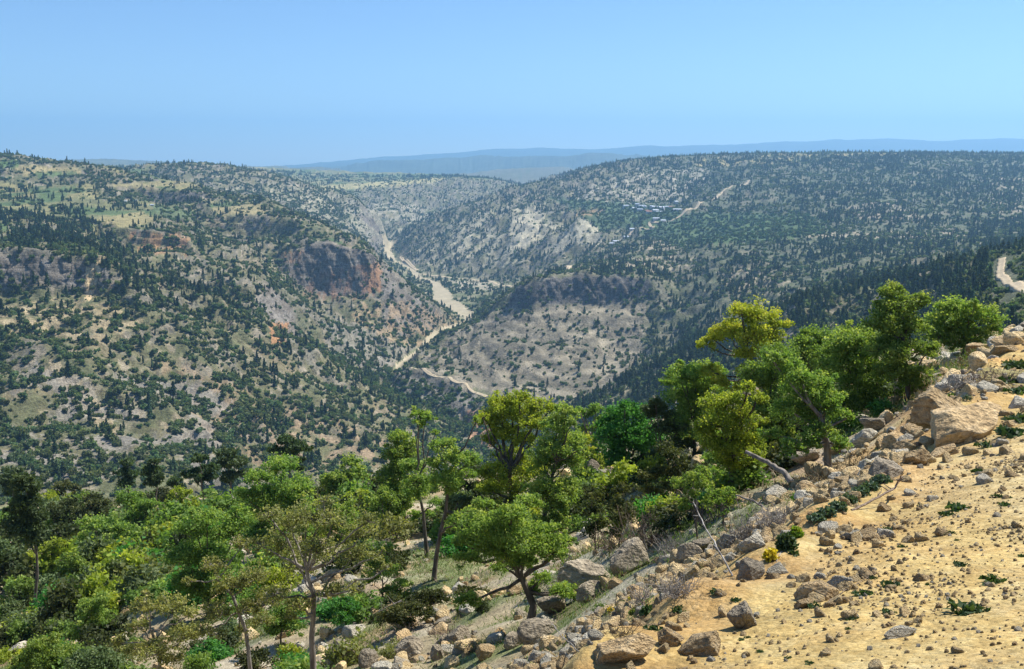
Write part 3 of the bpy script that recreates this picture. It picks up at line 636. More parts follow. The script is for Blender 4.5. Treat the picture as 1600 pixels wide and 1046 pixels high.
# ------------------------------------------------------------------ foliage helpers
def leaf_mat(name, dark, mid, light, trans=.4, obvar=.25, rough=.6):
    """leaf colour: a tint stored per leaf, some variation from one plant to the next; leaves let light through"""
    m, n, l = newmat(name); out = N(n, 'ShaderNodeOutputMaterial')
    at = N(n, 'ShaderNodeAttribute', attribute_name='tint'); oi = N(n, 'ShaderNodeObjectInfo')
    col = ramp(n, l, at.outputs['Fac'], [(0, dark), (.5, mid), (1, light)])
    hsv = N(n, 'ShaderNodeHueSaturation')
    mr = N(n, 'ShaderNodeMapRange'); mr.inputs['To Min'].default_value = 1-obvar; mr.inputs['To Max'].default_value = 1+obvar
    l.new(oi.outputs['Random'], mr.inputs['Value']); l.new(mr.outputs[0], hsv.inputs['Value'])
    m2 = N(n, 'ShaderNodeMath', operation='MULTIPLY', i_1=7.31); l.new(oi.outputs['Random'], m2.inputs[0])
    fr = N(n, 'ShaderNodeMath', operation='FRACT'); l.new(m2.outputs[0], fr.inputs[0])
    mh = N(n, 'ShaderNodeMapRange'); mh.inputs['To Min'].default_value = .5-.03*obvar*4; mh.inputs['To Max'].default_value = .5+.02*obvar*4
    l.new(fr.outputs[0], mh.inputs['Value']); l.new(mh.outputs[0], hsv.inputs['Hue']); l.new(col, hsv.inputs['Color'])
    d = N(n, 'ShaderNodeBsdfPrincipled'); d.inputs['Roughness'].default_value = rough; d.inputs['Specular IOR Level'].default_value = .25
    t = N(n, 'ShaderNodeBsdfTranslucent'); mx = N(n, 'ShaderNodeMixShader'); mx.inputs[0].default_value = trans
    tc = mixrgb(n, l, 'MULTIPLY', 1.0, hsv.outputs[0], (1.25, 1.25, .55, 1))
    l.new(hsv.outputs[0], d.inputs['Base Color']); l.new(tc, t.inputs['Color'])
    l.new(d.outputs[0], mx.inputs[1]); l.new(t.outputs[0], mx.inputs[2]); l.new(mx.outputs[0], out.inputs[0])
    return m
def bark_mat(name, a, b, sc=6):
    m, n, l = newmat(name); out = N(n, 'ShaderNodeOutputMaterial'); p = N(n, 'ShaderNodeBsdfPrincipled'); p.inputs['Roughness'].default_value = .9
    tx = N(n, 'ShaderNodeTexNoise'); tx.inputs['Scale'].default_value = sc; tx.inputs['Detail'].default_value = 5
    tc = N(n, 'ShaderNodeTexCoord'); mp = N(n, 'ShaderNodeMapping'); mp.inputs['Scale'].default_value = (1, 1, .25)
    l.new(tc.outputs['Object'], mp.inputs[0]); l.new(mp.outputs[0], tx.inputs['Vector'])
    l.new(ramp(n, l, tx.outputs['Fac'], [(.35, a), (.65, b)]), p.inputs['Base Color'])
    bp = N(n, 'ShaderNodeBump'); bp.inputs['Distance'].default_value = .03; l.new(tx.outputs['Fac'], bp.inputs['Height']); l.new(bp.outputs[0], p.inputs['Normal'])
    l.new(p.outputs[0], out.inputs[0]); return m
def leaf_quads(pos, size, rng, elong=1.6, up=None, updir=0.0):
    """one diamond leaf at each position"""
    n = len(pos); a = rng.normal(size=(n, 3)); a[:, 2] += updir
    a /= np.linalg.norm(a, axis=1)[:, None]
    b = rng.normal(size=(n, 3)); b -= a*(a*b).sum(1)[:, None]; b /= np.linalg.norm(b, axis=1)[:, None]
    s = (size*rng.uniform(.7, 1.3, n))[:, None]
    V = np.stack([pos-a*s*.5*elong, pos+b*s*.5, pos+a*s*.5*elong, pos-b*s*.5], 1).reshape(-1, 3)
    return V, np.arange(4*n).reshape(n, 4)
M_shrub = leaf_mat('scrub_oak_leaves', (.038, .072, .032), (.075, .13, .05), (.15, .20, .075), .4, .4)
M_pine = leaf_mat('pine_needles', (.026, .055, .028), (.05, .09, .04), (.095, .145, .055), .35, .35)
M_bush = leaf_mat('valley_bush_leaves', (.03, .07, .02), (.06, .12, .03), (.11, .18, .05), .35, .35)
M_bark = bark_mat('grey_brown_bark', (.06, .05, .04), (.17, .145, .12))
def scrub_mesh(name, seed, mat, n=190, flat=.95, size=.5):
    r = np.random.default_rng(seed)
    lob = r.normal(size=(6, 3))*[.55, .55, .25]; lob[:, 2] = np.abs(lob[:, 2])+.35; lr = r.uniform(.45, .75, 6)
    k = r.integers(0, 6, n); d = r.normal(size=(n, 3)); d /= np.linalg.norm(d, axis=1)[:, None]
    p = lob[k]+d*(lr[k]*r.uniform(.55, 1.05, n))[:, None]; p[:, 2] = np.abs(p[:, 2])*flat*1.5
    V, Q = leaf_quads(p, np.full(n, size), r)
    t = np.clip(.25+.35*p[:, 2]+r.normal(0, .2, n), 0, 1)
    V = np.vstack([V, [(-.07, -.07, -.6), (.07, -.07, -.6), (0, .09, -.6), (0, 0, .9)]])
    nn = 4*n; Q = np.vstack([Q, [(nn, nn+1, nn+3, nn+3), (nn+1, nn+2, nn+3, nn+3)]])[:n]
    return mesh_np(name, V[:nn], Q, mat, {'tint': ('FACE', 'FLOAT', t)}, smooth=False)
def far_pine_mesh(name, seed, n=230, h=9.0, r0=2.1, top=.5):
    r = np.random.default_rng(seed); P_ = []
    z = r.uniform(.12, 1, n)**.9
    tier = np.round(z*7+r.normal(0, .15, n))/7; z = .6*z+.4*tier
    an = r.uniform(0, 2*math.pi, n); k = np.clip((1-z), 0, 1)**.75*(1+.35*np.sin(an*2+seed))*(1+.2*np.sin(z*19+seed))
    rad = r0*k*r.uniform(.35, 1.0, n)
    p = np.stack([np.cos(an)*rad, np.sin(an)*rad, z*h-.12*rad+top*r.normal(0, .15, n)], 1)
    V, Q = leaf_quads(p, np.full(n, .95), r, 1.7)
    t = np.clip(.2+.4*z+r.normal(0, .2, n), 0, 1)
    c = len(V); T = [(math.cos(a)*.16, math.sin(a)*.16, -1.0) for a in (0, 2.1, 4.2)]+[(math.cos(a)*.04, math.sin(a)*.04, h*.9) for a in (0, 2.1, 4.2)]
    V = np.vstack([V, T]); Q = np.vstack([Q, [(c, c+1, c+4, c+3), (c+1, c+2, c+5, c+4), (c+2, c, c+3, c+5)]])
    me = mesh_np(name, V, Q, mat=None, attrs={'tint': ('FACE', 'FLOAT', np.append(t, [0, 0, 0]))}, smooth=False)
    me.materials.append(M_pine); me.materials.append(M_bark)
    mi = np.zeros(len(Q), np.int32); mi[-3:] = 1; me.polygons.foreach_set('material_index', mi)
    return me
SHRUBS = [scrub_mesh('scrub_bush', 20+k, M_shrub) for k in range(4)]
BUSHES = [scrub_mesh('valley_bush', 40+k, M_bush, flat=.85) for k in range(3)]
PINES = [far_pine_mesh('hill_pine', 60+k, h=(9, 11, 7.5, 9.5)[k], r0=(2.0, 2.2, 2.3, 1.7)[k]) for k in range(4)]

# ------------------------------------------------------------------ where the scrub and the pines grow
AREA = np.abs((QX*0+1)*(SF[1:]-SF[:-1])[:, None]*QY)*(np.diff(Y, axis=1)[:-1])*np.sqrt(1+QS**2)
PU_, PV_ = QU, QV
def reg(poly, d0=0, d1=1e9): return inpoly(poly, 5, d0, d1, QU, QV, QY)
q1 = noise2(QX/60, QY/60, 91)+.6*noise2(QX/22, QY/22, 92); q2 = noise2(QX/45+50, QY/70, 93)+.6*noise2(QX/18, QY/18, 94)
rightside = (QX > -40+ (QY-1000)*.10)
leftn = (QY > 185) & (QY < 1200) & (QX < -.02*QY+20) & ~rightside
flat_top = (QS < .14) & (QZ > -150)
ds = np.full(QX.shape, .011); dp = np.full(QX.shape, .0012); db = np.zeros(QX.shape)
ds = np.where((QY < 1180) & (QX < 20), .034*(.35+1.0*sstep(-.5, .4, q1)), ds*(.4+sstep(-.3, .3, q1)))
dp = np.where((QY < 1180) & (QX < 20), .0055*sstep(-.1, .4, q2), dp)
# wooded bands of the left plateau and cliffs
mid = (QY >= 1180) & (QX < -60)
ds = np.where(mid, .018*(.3+sstep(-.3, .3, q1)), ds); dp = np.where(mid, .0035*sstep(-.2, .3, q2), dp)
mt_ = mid & flat_top
ds = np.where(mt_, .010*sstep(.0, .3, q1), ds); dp = np.where(mt_, .007*sstep(.05, .35, q2), dp)
for pl, d0, d1, k in (([(0, 400), (200, 400), (400, 440), (420, 560), (300, 500), (180, 470), (0, 480)], 900, 1400, .008), ([(0, 330), (130, 330), (200, 400), (140, 410), (0, 420)], 1000, 1600, .010),
                      ([(560, 560), (620, 600), (740, 690), (700, 690), (600, 630), (520, 590)], 900, 1200, .004)):
    dp += k*reg(pl, d0, d1)*(.4+.8*sstep(-.3, .3, q2))
Kp = reg([(605, 606), (720, 512), (800, 470), (1010, 474), (1000, 560), (950, 610), (760, 652), (640, 628)], 1050, 1560)
ds = np.where(Kp > 0, .0062*(.5+.8*sstep(-.3, .3, q1)), ds); dp = np.where(Kp > 0, .0004, dp)
R_ = rightside & (QY > 1100) & (Kp == 0) & (QX > 60)
ds = np.where(R_, .013*(.3+sstep(-.3, .3, q1)), ds); dp = np.where(R_, .0085*(.15+sstep(-.35, .35, q2))*(.45+.9*sstep(-.25, .3, noise2(QX/330, QY/330, 95))), dp)
Dm = (QY > 2300) & (QX < 450) & (QX > -420)
dp = np.where(Dm, .0075*sstep(-.3, .3, q2), dp); ds = np.where(Dm, .006, ds)
spur = rightside & (QY < 1100) & (QY > 185) & (QX > -20) & (QU > 880)
dp = np.where(spur, .022*(.45+.8*sstep(-.4, .3, q2)), dp); ds = np.where(spur, .016, ds)
terr = reg([(1000, 335), (1130, 332), (1260, 335), (1320, 362), (1240, 372), (1060, 385), (1000, 370)], 1700, 2800)+reg([(850, 308), (1060, 322), (1060, 345), (940, 362), (905, 336), (880, 318)], 2300, 3100)
db += terr*.011; dp = np.where(terr > 0, .0012, dp); ds = np.where(terr > 0, .003, ds)
rd_ = path_dist(QX, QY, RIVER)
db += (rd_ < 55)*(QY < 1360)*(QY > 900)*.016+(rd_ < 90)*(QY > 1500)*(QY < 2500)*.003+reg([(560, 560), (600, 590), (640, 640), (740, 700), (700, 670), (600, 620), (500, 570)], 950, 1350)*.012
ds = np.where((QZ < -284) & (QS < .25) & (QY > 1400), .010*sstep(-.1, .2, q1), ds)
# bare marl, fields, tracks, rock faces
lum = qc(tone[..., 0]); bare = sstep(.30, .42, lum)
ds *= 1-.8*bare; dp *= 1-.75*bare; db *= 1-.6*bare
field = reg([(20, 256), (135, 260), (130, 274), (20, 276)], 1300)+reg([(170, 286), (300, 280), (300, 294), (170, 295)], 1300)+reg([(120, 335), (240, 326), (250, 350), (190, 358)], 1250)
ds *= 1-.85*np.clip(field, 0, 1); dp *= 1-.9*np.clip(field, 0, 1)
ck = sstep(.9, 1.6, QS); ds *= 1-.85*ck; dp *= 1-.92*ck
trk = np.zeros(QX.shape, bool); tc_ = np.zeros(QX.shape, bool)
for p_, wd in tracks: tc_ |= path_dist(QX, QY, p_) < (max(wd) if not np.isscalar(wd) else wd)+(3 if not np.isscalar(wd) else 6)
tc_ |= inpoly([(1560, 400), (1576, 400), (1574, 436), (1600, 449), (1640, 452), (1640, 460), (1596, 458), (1568, 444)], 0, 350, 800, QU, QV, QY) > 0
clear = rbed | trk | tc_ | (QY > 5200) | (QY < 185)
for A_ in (ds, dp, db):
    A_[clear] = 0
    A_ *= (QE >= np.maximum.accumulate(QE, axis=1)-.008)*np.where(QY > 3500, .5, 1)
    A_[np.abs(.5*(SF[1:]+SF[:-1])) > .85] = 0
clump = .3+1.35*sstep(-.2, .3, noise2(QX/15, QY/15, 97)+.3*noise2(QX/6, QY/6, 98))
ds *= 1.75*clump; dp *= 1.05*clump
ds = np.where((QY < 1180) & (QX < 20), ds*.8, ds)
dp *= 1-np.clip(inpoly([(1540, 398), (1640, 398), (1640, 530), (1555, 505)], 0, 350, 800, QU, QV, QY), 0, 1)
def scatter(dens, rng):
    cnt = rng.poisson(dens*AREA); i, j = np.nonzero(cnt); c = cnt[i, j]; i = np.repeat(i, c); j = np.repeat(j, c)
    a, b = rng.random(len(i)), rng.random(len(i))
    f = lambda A: A[i, j]*(1-a)*(1-b)+A[i+1, j]*a*(1-b)+A[i, j+1]*(1-a)*b+A[i+1, j+1]*a*b
    return np.stack([f(X2), f(Y2), f(ZZ)], 1)
def instancer(name, pts_, scale, protos, label, seed):
    n = len(pts_); r = np.random.default_rng(seed)
    me = bpy.data.meshes.new(name); me.vertices.add(n); me.vertices.foreach_set('co', pts_.astype(np.float32).ravel())
    for nm, typ, arr in (('sca', 'FLOAT', scale), ('rot', 'FLOAT', r.uniform(0, 6.283, n)), ('pick', 'INT', r.integers(0, len(protos), n))):
        a = me.attributes.new(nm, typ, 'POINT'); a.data.foreach_set('value', np.asarray(arr, np.float32 if typ == 'FLOAT' else np.int32))
    o = link(bpy.data.objects.new(name, me)); tag(o, label, kind='stuff')
    ng = bpy.data.node_groups.new(name+'_nodes', 'GeometryNodeTree')
    ng.interface.new_socket('Geometry', in_out='INPUT', socket_type='NodeSocketGeometry'); ng.interface.new_socket('Geometry', in_out='OUTPUT', socket_type='NodeSocketGeometry')
    nn, ll = ng.nodes, ng.links; gi = nn.new('NodeGroupInput'); go = nn.new('NodeGroupOutput'); jn = nn.new('GeometryNodeJoinGeometry')
    def attr(nm, typ):
        a = nn.new('GeometryNodeInputNamedAttribute'); a.data_type = typ; a.inputs[0].default_value = nm; return a.outputs[0]
    rot = nn.new('ShaderNodeCombineXYZ'); ll.new(attr('rot', 'FLOAT'), rot.inputs[2]); sc_ = attr('sca', 'FLOAT'); pk = attr('pick', 'INT')
    for k, po in enumerate(protos):
        cmp = nn.new('FunctionNodeCompare'); cmp.data_type = 'INT'; cmp.operation = 'EQUAL'; ll.new(pk, cmp.inputs[2]); cmp.inputs[3].default_value = k
        ob = nn.new('GeometryNodeObjectInfo'); ob.transform_space = 'ORIGINAL'; ob.inputs[0].default_value = po; ob.inputs[1].default_value = True
        ip = nn.new('GeometryNodeInstanceOnPoints'); ll.new(gi.outputs[0], ip.inputs['Points']); ll.new(cmp.outputs[0], ip.inputs['Selection'])
        ll.new(ob.outputs['Geometry'], ip.inputs['Instance']); ll.new(rot.outputs[0], ip.inputs['Rotation']); ll.new(sc_, ip.inputs['Scale'])
        ll.new(ip.outputs[0], jn.inputs[0])
    ll.new(jn.outputs[0], go.inputs[0]); md = o.modifiers.new('scatter', 'NODES'); md.node_group = ng
    return o
def place(name, me, p, sc, rz, label, cat, group):
    o = bpy.data.objects.new(name, me); o.location = p; o.scale = (sc, sc, sc); o.rotation_euler = (0, 0, rz)
    link(o); tag(o, label, cat, group); return o
def where_phrase(p):
    v = float(v_of_e(p[2]/p[1])); u = float(u_of(p[0]/p[1], v))
    if p[1] < 1200 and u < 760:
        return 'the near left slope below the bluffs' if v > 560 else ('the far edge of the near left slope' if u > 430 else 'the rocky ledges high on the left slope')
    if u < 760: return 'the left side of the gorge'
    if p[1] > 1100 and u < 1030: return 'the grey banded hill'
    return 'the wooded spur beyond the roadside oaks' if p[1] < 1100 else 'the right hillside'
def populate(name, dens, meshes, smin, smax, adj, cat, group, stuff_name, stuff_label, seed, nmax=300):
    r = np.random.default_rng(seed); p = scatter(dens, r); s = smin+(smax-smin)*r.random(len(p))**1.6
    if len(p) == 0: return
    app = s/p[:, 1]; inside = np.abs(p[:, 0]/p[:, 1]) < .53
    v_ = v_of_e(p[:, 2]/p[:, 1]); app = np.where(inside & (v_ < 900), app, 0)
    # only those the photograph shows: nothing in front
    ii = np.clip(np.searchsorted(SF, p[:, 0]/p[:, 1]), 1, NS-1)
    order = np.argsort(-app); chosen = []
    for k in order:
        if len(chosen) >= nmax: break
        if app[k] <= 0: break
        e = (p[k, 2]+1.5*s[k])/p[k, 1]; i = ii[k]
        if (E2[i][Y2[i] < p[k, 1]*.98] > e-.0005).any(): continue
        if float(v_[k]) > brow(float(u_of(p[k, 0]/p[k, 1], v_[k]))): continue
        chosen.append(k)
    ch = np.array(chosen); protos = []
    for q, k in enumerate(ch):
        o = place(name, meshes[q % len(meshes)], p[k], float(s[k]), r.uniform(0, 6.28), adj+' on '+where_phrase(p[k]), cat, group)
        if q < len(meshes): protos.append(o)
    rest = np.ones(len(p), bool); rest[ch] = False
    instancer(stuff_name, p[rest], s[rest], protos, stuff_label, seed+1)
    print(name, len(p))
BR_U = [0, 200, 400, 600, 750, 900, 1000, 1100, 1200, 1400, 1500, 1600]; BR_V = [760, 720, 700, 650, 615, 640, 620, 540, 500, 440, 470, 510]
def brow(u): return float(np.interp(u, BR_U, BR_V))+25
populate('scrub_bush', ds, SHRUBS, 0.5, 2.5, 'round dark scrub bush', 'bush', 'scrub bushes dotted over the hillsides', 'hillside_scrub', 'scattered scrub covering the far hillsides', 101)
populate('hill_pine', dp, PINES, .6, 1.35, 'small dark pine', 'pine tree', 'pines growing on the hillsides', 'hillside_pines', 'pine woods covering the far hillsides', 103)
populate('valley_bush', db, BUSHES, 1.2, 3.2, 'bright green leafy bush', 'bush', 'green bushes along the valley floor', 'valley_greenery', 'green orchards and riverside bushes', 105)
print('scatter', round(time.time()-T0, 1))
# ------------------------------------------------------------------ the village and the farm sheds
def wall_mat(name, col, rough=.8, metal=0.0):
    m, n, l = newmat(name); out = N(n, 'ShaderNodeOutputMaterial'); p = N(n, 'ShaderNodeBsdfPrincipled'); p.inputs['Roughness'].default_value = rough; p.inputs['Metallic'].default_value = metal
    tx = N(n, 'ShaderNodeTexNoise'); tx.inputs['Scale'].default_value = .8; tx.inputs['Detail'].default_value = 4
    l.new(mixrgb(n, l, 'MULTIPLY', 1.0, (*col, 1), ramp(n, l, tx.outputs['Fac'], [(.3, g(.75)), (.7, g(1.1))])), p.inputs['Base Color']); l.new(p.outputs[0], out.inputs[0]); return m
M_wall = wall_mat('whitewashed_wall', (.62, .6, .55)); M_roofb = wall_mat('pale_sheet_roof', (.45, .50, .56), .5); M_roofr = wall_mat('brown_tile_roof', (.34, .16, .10)); M_pane = wall_mat('dark_window_glass', (.03, .04, .05), .2); M_wood = wall_mat('brown_plank_door', (.16, .09, .05))
def boxes(bs):
    V, F = [], []
    for (x0, x1, y0, y1, z0, z1) in bs:
        c = len(V); V += [(x0, y0, z0), (x1, y0, z0), (x1, y1, z0), (x0, y1, z0), (x0, y0, z1), (x1, y0, z1), (x1, y1, z1), (x0, y1, z1)]
        F += [(c, c+3, c+2, c+1), (c+4, c+5, c+6, c+7), (c, c+1, c+5, c+4), (c+1, c+2, c+6, c+5), (c+2, c+3, c+7, c+6), (c+3, c, c+4, c+7)]
    return V, F
def pymesh(nm, V, F, mat):
    me = bpy.data.meshes.new(nm); me.from_pydata([tuple(v) for v in V], [], [tuple(f) for f in F]); me.materials.append(mat); return me
def house(u, v, d0, d1, wx, wy, h, rz, roofmat, label, group, cat='house', name='village_house'):
    p = hit(u, v, d0, d1); root = bpy.data.objects.new(name, None); root.location = (p[0], p[1], p[2]-.3); root.rotation_euler = (0, 0, rz); link(root)
    tag(root, label, cat, group)
    V, F = boxes([(-wx, wx, -wy, wy, -4.0, h)]); c = len(V); V += [(-wx, 0, h+wy*.45), (wx, 0, h+wy*.45)]
    F += [(4, 7, c), (5, c+1, 6)]
    link(bpy.data.objects.new('wall', pymesh('house_wall', V, F, M_wall)), root)
    o = .5; t = .25; rh = wy*.45; k = rh/wy
    rv = [(-wx-o, -wy-o, h-o*k+.02), (wx+o, -wy-o, h-o*k+.02), (wx+o, 0, h+rh+.02), (-wx-o, 0, h+rh+.02), (wx+o, wy+o, h-o*k+.02), (-wx-o, wy+o, h-o*k+.02)]
    V = rv+[(a, b, z+t) for a, b, z in rv]
    F = [(0, 3, 2, 1), (3, 5, 4, 2), (6, 7, 8, 9), (9, 8, 10, 11), (0, 1, 7, 6), (5, 11, 10, 4), (1, 2, 8, 7), (2, 4, 10, 8), (0, 6, 9, 3), (3, 9, 11, 5)]
    link(bpy.data.objects.new('roof', pymesh('house_roof', V, F, roofmat)), root)
    for xx in (-wx*.55, wx*.55):
        V, F = boxes([(xx-.6, xx+.6, -wy-.06, -wy+.05, 1.0, 2.3)]); link(bpy.data.objects.new('window', pymesh('house_window', V, F, M_pane)), root)
    V, F = boxes([(-.55, .55, -wy-.06, -wy+.05, 0, 2.1)]); link(bpy.data.objects.new('door', pymesh('house_door', V, F, M_wood)), root)
rr = random.Random(5)
vill = [(991, 328), (978, 327.5), (1003, 329), (1010, 331), (1000, 332.5), (1018, 328.5), (1024, 331), (1014, 334), (1030, 333), (1036, 330), (1042, 328), (1006, 326), (1022, 326.5), (1049, 326.5), (1056, 322.5), (996, 324), (1033, 327.5)]
pos_w = ['at the left end of', 'just left of the middle of', 'in the middle of', 'right of the middle of', 'at the right end of']
for k, (u, v) in enumerate(vill):
    q = min(4, int((u-976)/17)); row = 'back row' if v < 329 else 'front row'
    house(u, v, 2300, 2900, rr.uniform(4, 9), rr.uniform(3.5, 5), rr.uniform(2.8, 5), rr.uniform(-.5, .5), M_roofb if rr.random() < .8 else M_roofr,
          'small white village house, %s, %s the far village' % (row, pos_w[q]), 'houses of the far village')
for u, v, wx, lb in ((1026, 345.5, 9, 'long pale shed below the village beside the dirt track'), (1036, 346.5, 6, 'short pale shed right of the long one below the village'), (962, 379.5, 7, 'bright white roofed farm house among trees below the marl ridge'),
                     (956, 386, 5, 'lowest white farm house on the shelf above the banded hill'), (978, 373.5, 6, 'farm house with pale roof beside the pale quarry track'), (989, 360, 8, 'long flat white house above the pale quarry track'), (1058, 331, 10, 'long low shed right of the far village')):
    house(u, v, 2100, 2900, wx, 4.5, 3.2, rr.uniform(-.2, .3), M_roofb, lb, 'farm buildings below the village', 'shed' if 'shed' in lb else 'house', 'farm_shed' if 'shed' in lb else 'farm_house')
for u, v, lb in ((196, 319, 'small white hut leftmost on the green terrace of the left plateau'), (212, 319, 'small white hut in the middle of the green terrace of the left plateau'), (238, 324, 'small pale hut rightmost on the green terrace of the left plateau'), (400, 315, 'tiny white hut on the crest of the left spur')):
    house(u, v, 1400, 2100, 2.8, 2.3, 2.4, .3, M_roofb, lb, 'huts on the left plateau', 'hut', 'field_hut')

# ------------------------------------------------------------------ foreground trees
M_oakA = leaf_mat('young_green_oak_leaves', (.085, .16, .04), (.20, .32, .075), (.44, .50, .13), .5, .10)
M_oakB = leaf_mat('yellow_green_oak_leaves', (.13, .19, .03), (.32, .40, .055), (.60, .58, .09), .5, .08)
M_oakC = leaf_mat('deep_green_maple_leaves', (.045, .16, .035), (.085, .26, .06), (.18, .40, .09), .5, .06)
M_oakD = leaf_mat('brownish_budding_leaves', (.12, .15, .05), (.26, .28, .10), (.48, .45, .17), .45, .08)
M_oakE = leaf_mat('olive_juniper_leaves', (.03, .05, .018), (.07, .09, .03), (.18, .18, .05), .35, .15)
M_oakF = leaf_mat('grey_green_leaves', (.07, .11, .045), (.13, .19, .08), (.24, .29, .13), .35, .15)
M_pinen = leaf_mat('dark_pine_needles', (.04, .07, .03), (.075, .12, .05), (.15, .19, .075), .35, .15)
M_limb = bark_mat('weathered_limb_bark', (.10, .085, .07), (.30, .27, .24), 9)
M_dark = bark_mat('dark_oak_bark', (.05, .042, .034), (.15, .125, .10), 9)
def near_hit(u, v):
    e = float(e_of_v(v)); s = float(s_of(u, v)); i = int(np.clip(np.searchsorted(SF, s), 1, NS-1))
    m = Y2[i] < 170; m &= Y2[i] > 2.0; ok = (E2[i] >= e) & m
    j = int(np.argmax(ok)) if ok.any() else int(np.argmax(np.where(m, E2[i], -9)))
    y = float(Y2[i, j]); return np.array([s*y, y, float(ZZ[i, j])])
def px(u, v, d): return np.array(P(u, v, d))
def tube(pl, rad, k=6):
    pl = np.asarray(pl, float); n = len(pl); V = []; 
    for i in range(n):
        t = pl[min(i+1, n-1)]-pl[max(i-1, 0)]; t = t/(np.linalg.norm(t)+1e-9)
        a = np.cross(t, (0.3, .9, .1)); a /= np.linalg.norm(a)+1e-9; b = np.cross(t, a)
        for q in range(k):
            w_ = 2*math.pi*q/k; V.append(pl[i]+rad[i]*(a*math.cos(w_)+b*math.sin(w_)))
    Q = [(i*k+q, i*k+(q+1) % k, (i+1)*k+(q+1) % k, (i+1)*k+q) for i in range(n-1) for q in range(k)]
    return np.array(V), np.array(Q)
def limb(a, b, r0, r1, rng, n=6, sag=.12, wob=.05):
    a, b = np.array(a), np.array(b); L_ = np.linalg.norm(b-a); t = np.linspace(0, 1, n)[:, None]
    p = a+(b-a)*t; p[:, 2] += (np.sin(math.pi*t[:, 0])*-sag*L_*.5)+sag*L_*0
    j = rng.normal(0, wob*L_, (n, 3)); j[0] = j[-1] = 0; p += j*.6
    return tube(p, r0+(r1-r0)*np.linspace(0, 1, n), 5)
class Acc:
    def __init__(s): s.V = []; s.Q = []; s.n = 0
    def add(s, VQ):
        V, Q = VQ; s.V.append(V); s.Q.append(np.asarray(Q)+s.n); s.n += len(V)
    def mesh(s, nm, mat, org): return mesh_np(nm, np.vstack(s.V)-org, np.vstack(s.Q), mat, smooth=True)
def tree(name, label, cat, base, trunk, blobs, mat, bark, dens=1.0, leaf=2.5, tw=7, seed=1, group=None, yell=0.0, elong=1.5, flat=.85, twigs=1.0, depth=None, low=.5):
    """base and the rest are given where they stand in the photograph; the tree then has its own distance, size and depth"""
    r = np.random.default_rng(seed); B = near_hit(*base) if depth is None else np.array([*(P(base[0], base[1], depth)[:2]), 0.]); 
    if depth is not None: B[2] = float(ground_z(B[0], B[1])[0])
    d = B[1]; m = d/FP
    T = [B-np.array([0, 0, .25])]+[px(u, v, d)+np.array([0, r.normal(0, 4*m), 0]) for u, v in trunk]
    if len(T) == 1: T.append(B+np.array([0, 0, .35*abs(px(*blobs[0][:2], d)[2]-B[2])]))
    T = np.array(T); A = Acc(); nT = len(T)
    fine = np.array([T[0]+(T[1]-T[0])*k/3 for k in range(3)]+[T[i]+(T[i+1]-T[i])*k/2 for i in range(1, nT-1) for k in range(2)]+[T[-1]])
    fine[1:-1] += r.normal(0, .8*m, (len(fine)-2, 3)); rad = tw*m*.5*(1-.55*np.linspace(0, 1, len(fine))); rad[0] *= 1.35
    A.add(tube(fine, rad, 8))
    lp, ls, lt = [], [], []
    cx = np.mean([b[0] for b in blobs]); spread = max(12, np.std([b[0] for b in blobs])+np.mean([b[2] for b in blobs]))
    if name in ('oak_tree', 'maple_tree', 'small_tree', 'bushy_tree') and dens > .55:      # skirts of foliage lower down the crown
        bu = [b[0] for b in blobs]; vlow = max(b[1] for b in blobs); vb = base[1] if base[1] < 1046 else 1060
        skirt = [(r.uniform(min(bu), max(bu)), vlow+(vb-vlow)*r.uniform(.1, .55), np.mean([b[2] for b in blobs])*r.uniform(.55, .85)) for _ in range(int(len(blobs)*low))]
        blobs = list(blobs)+skirt
    for (u, v, rp, *ex) in blobs:
        rp = rp*1.16*r.uniform(.85, 1.12)
        off = ex[0] if ex else r.uniform(-.55, .55)*spread
        c = px(u, v, d); c[1] += off*m; R = rp*m
        src = fine[int(np.argmin(np.linalg.norm(fine-(c-[0, 0, 1.2*R]), axis=1)*(1+.0*r.random(len(fine)))+np.where(np.arange(len(fine)) < len(fine)*.45, 1e3, 0)))]
        A.add(limb(src, c, tw*m*.20, tw*m*.09, r, 6, .1, .05))
        nc = max(6, int(rp*1.25)); dd = r.normal(size=(nc, 3)); dd /= np.linalg.norm(dd, axis=1)[:, None]; dd[:, 2] = np.where(dd[:, 2] < -.35, -dd[:, 2]*.6, dd[:, 2])
        cc = c+dd*(R*(r.uniform(.35, 1.08, nc)**.8*np.where(r.random(nc) < .22, 1.28, 1)))[:, None]*[1, 1, flat]
        for k in range(nc):
            if r.random() < .75*twigs: A.add(limb(c+(cc[k]-c)*r.uniform(0, .3), cc[k], tw*m*.06, .5*m, r, 4, .05, .07))
        nl = int(2.5*rp*rp*dens/ (leaf/3.0)**2)
        kk = r.integers(0, nc, nl); sp = R*.17*r.uniform(.6, 1.5, nc)[kk][:, None]
        q = cc[kk]+r.normal(size=(nl, 3))*sp*[1, 1, .75]
        lp.append(q); ls.append(np.full(nl, leaf*m)); ct = r.normal(0, .13, nc)
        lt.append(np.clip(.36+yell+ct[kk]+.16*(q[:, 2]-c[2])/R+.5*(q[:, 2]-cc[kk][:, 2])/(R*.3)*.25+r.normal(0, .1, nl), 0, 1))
    root = bpy.data.objects.new(name, None); root.location = B; link(root); tag(root, label, cat, group)
    link(bpy.data.objects.new('trunk', A.mesh(name+'_trunk', bark, B)), root)
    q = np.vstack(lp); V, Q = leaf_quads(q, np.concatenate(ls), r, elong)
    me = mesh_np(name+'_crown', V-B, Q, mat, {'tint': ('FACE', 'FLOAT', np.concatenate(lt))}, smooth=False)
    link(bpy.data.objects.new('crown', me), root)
    return root
OAK = 'oak_tree'; go_ = 'oaks along the roadside slope'
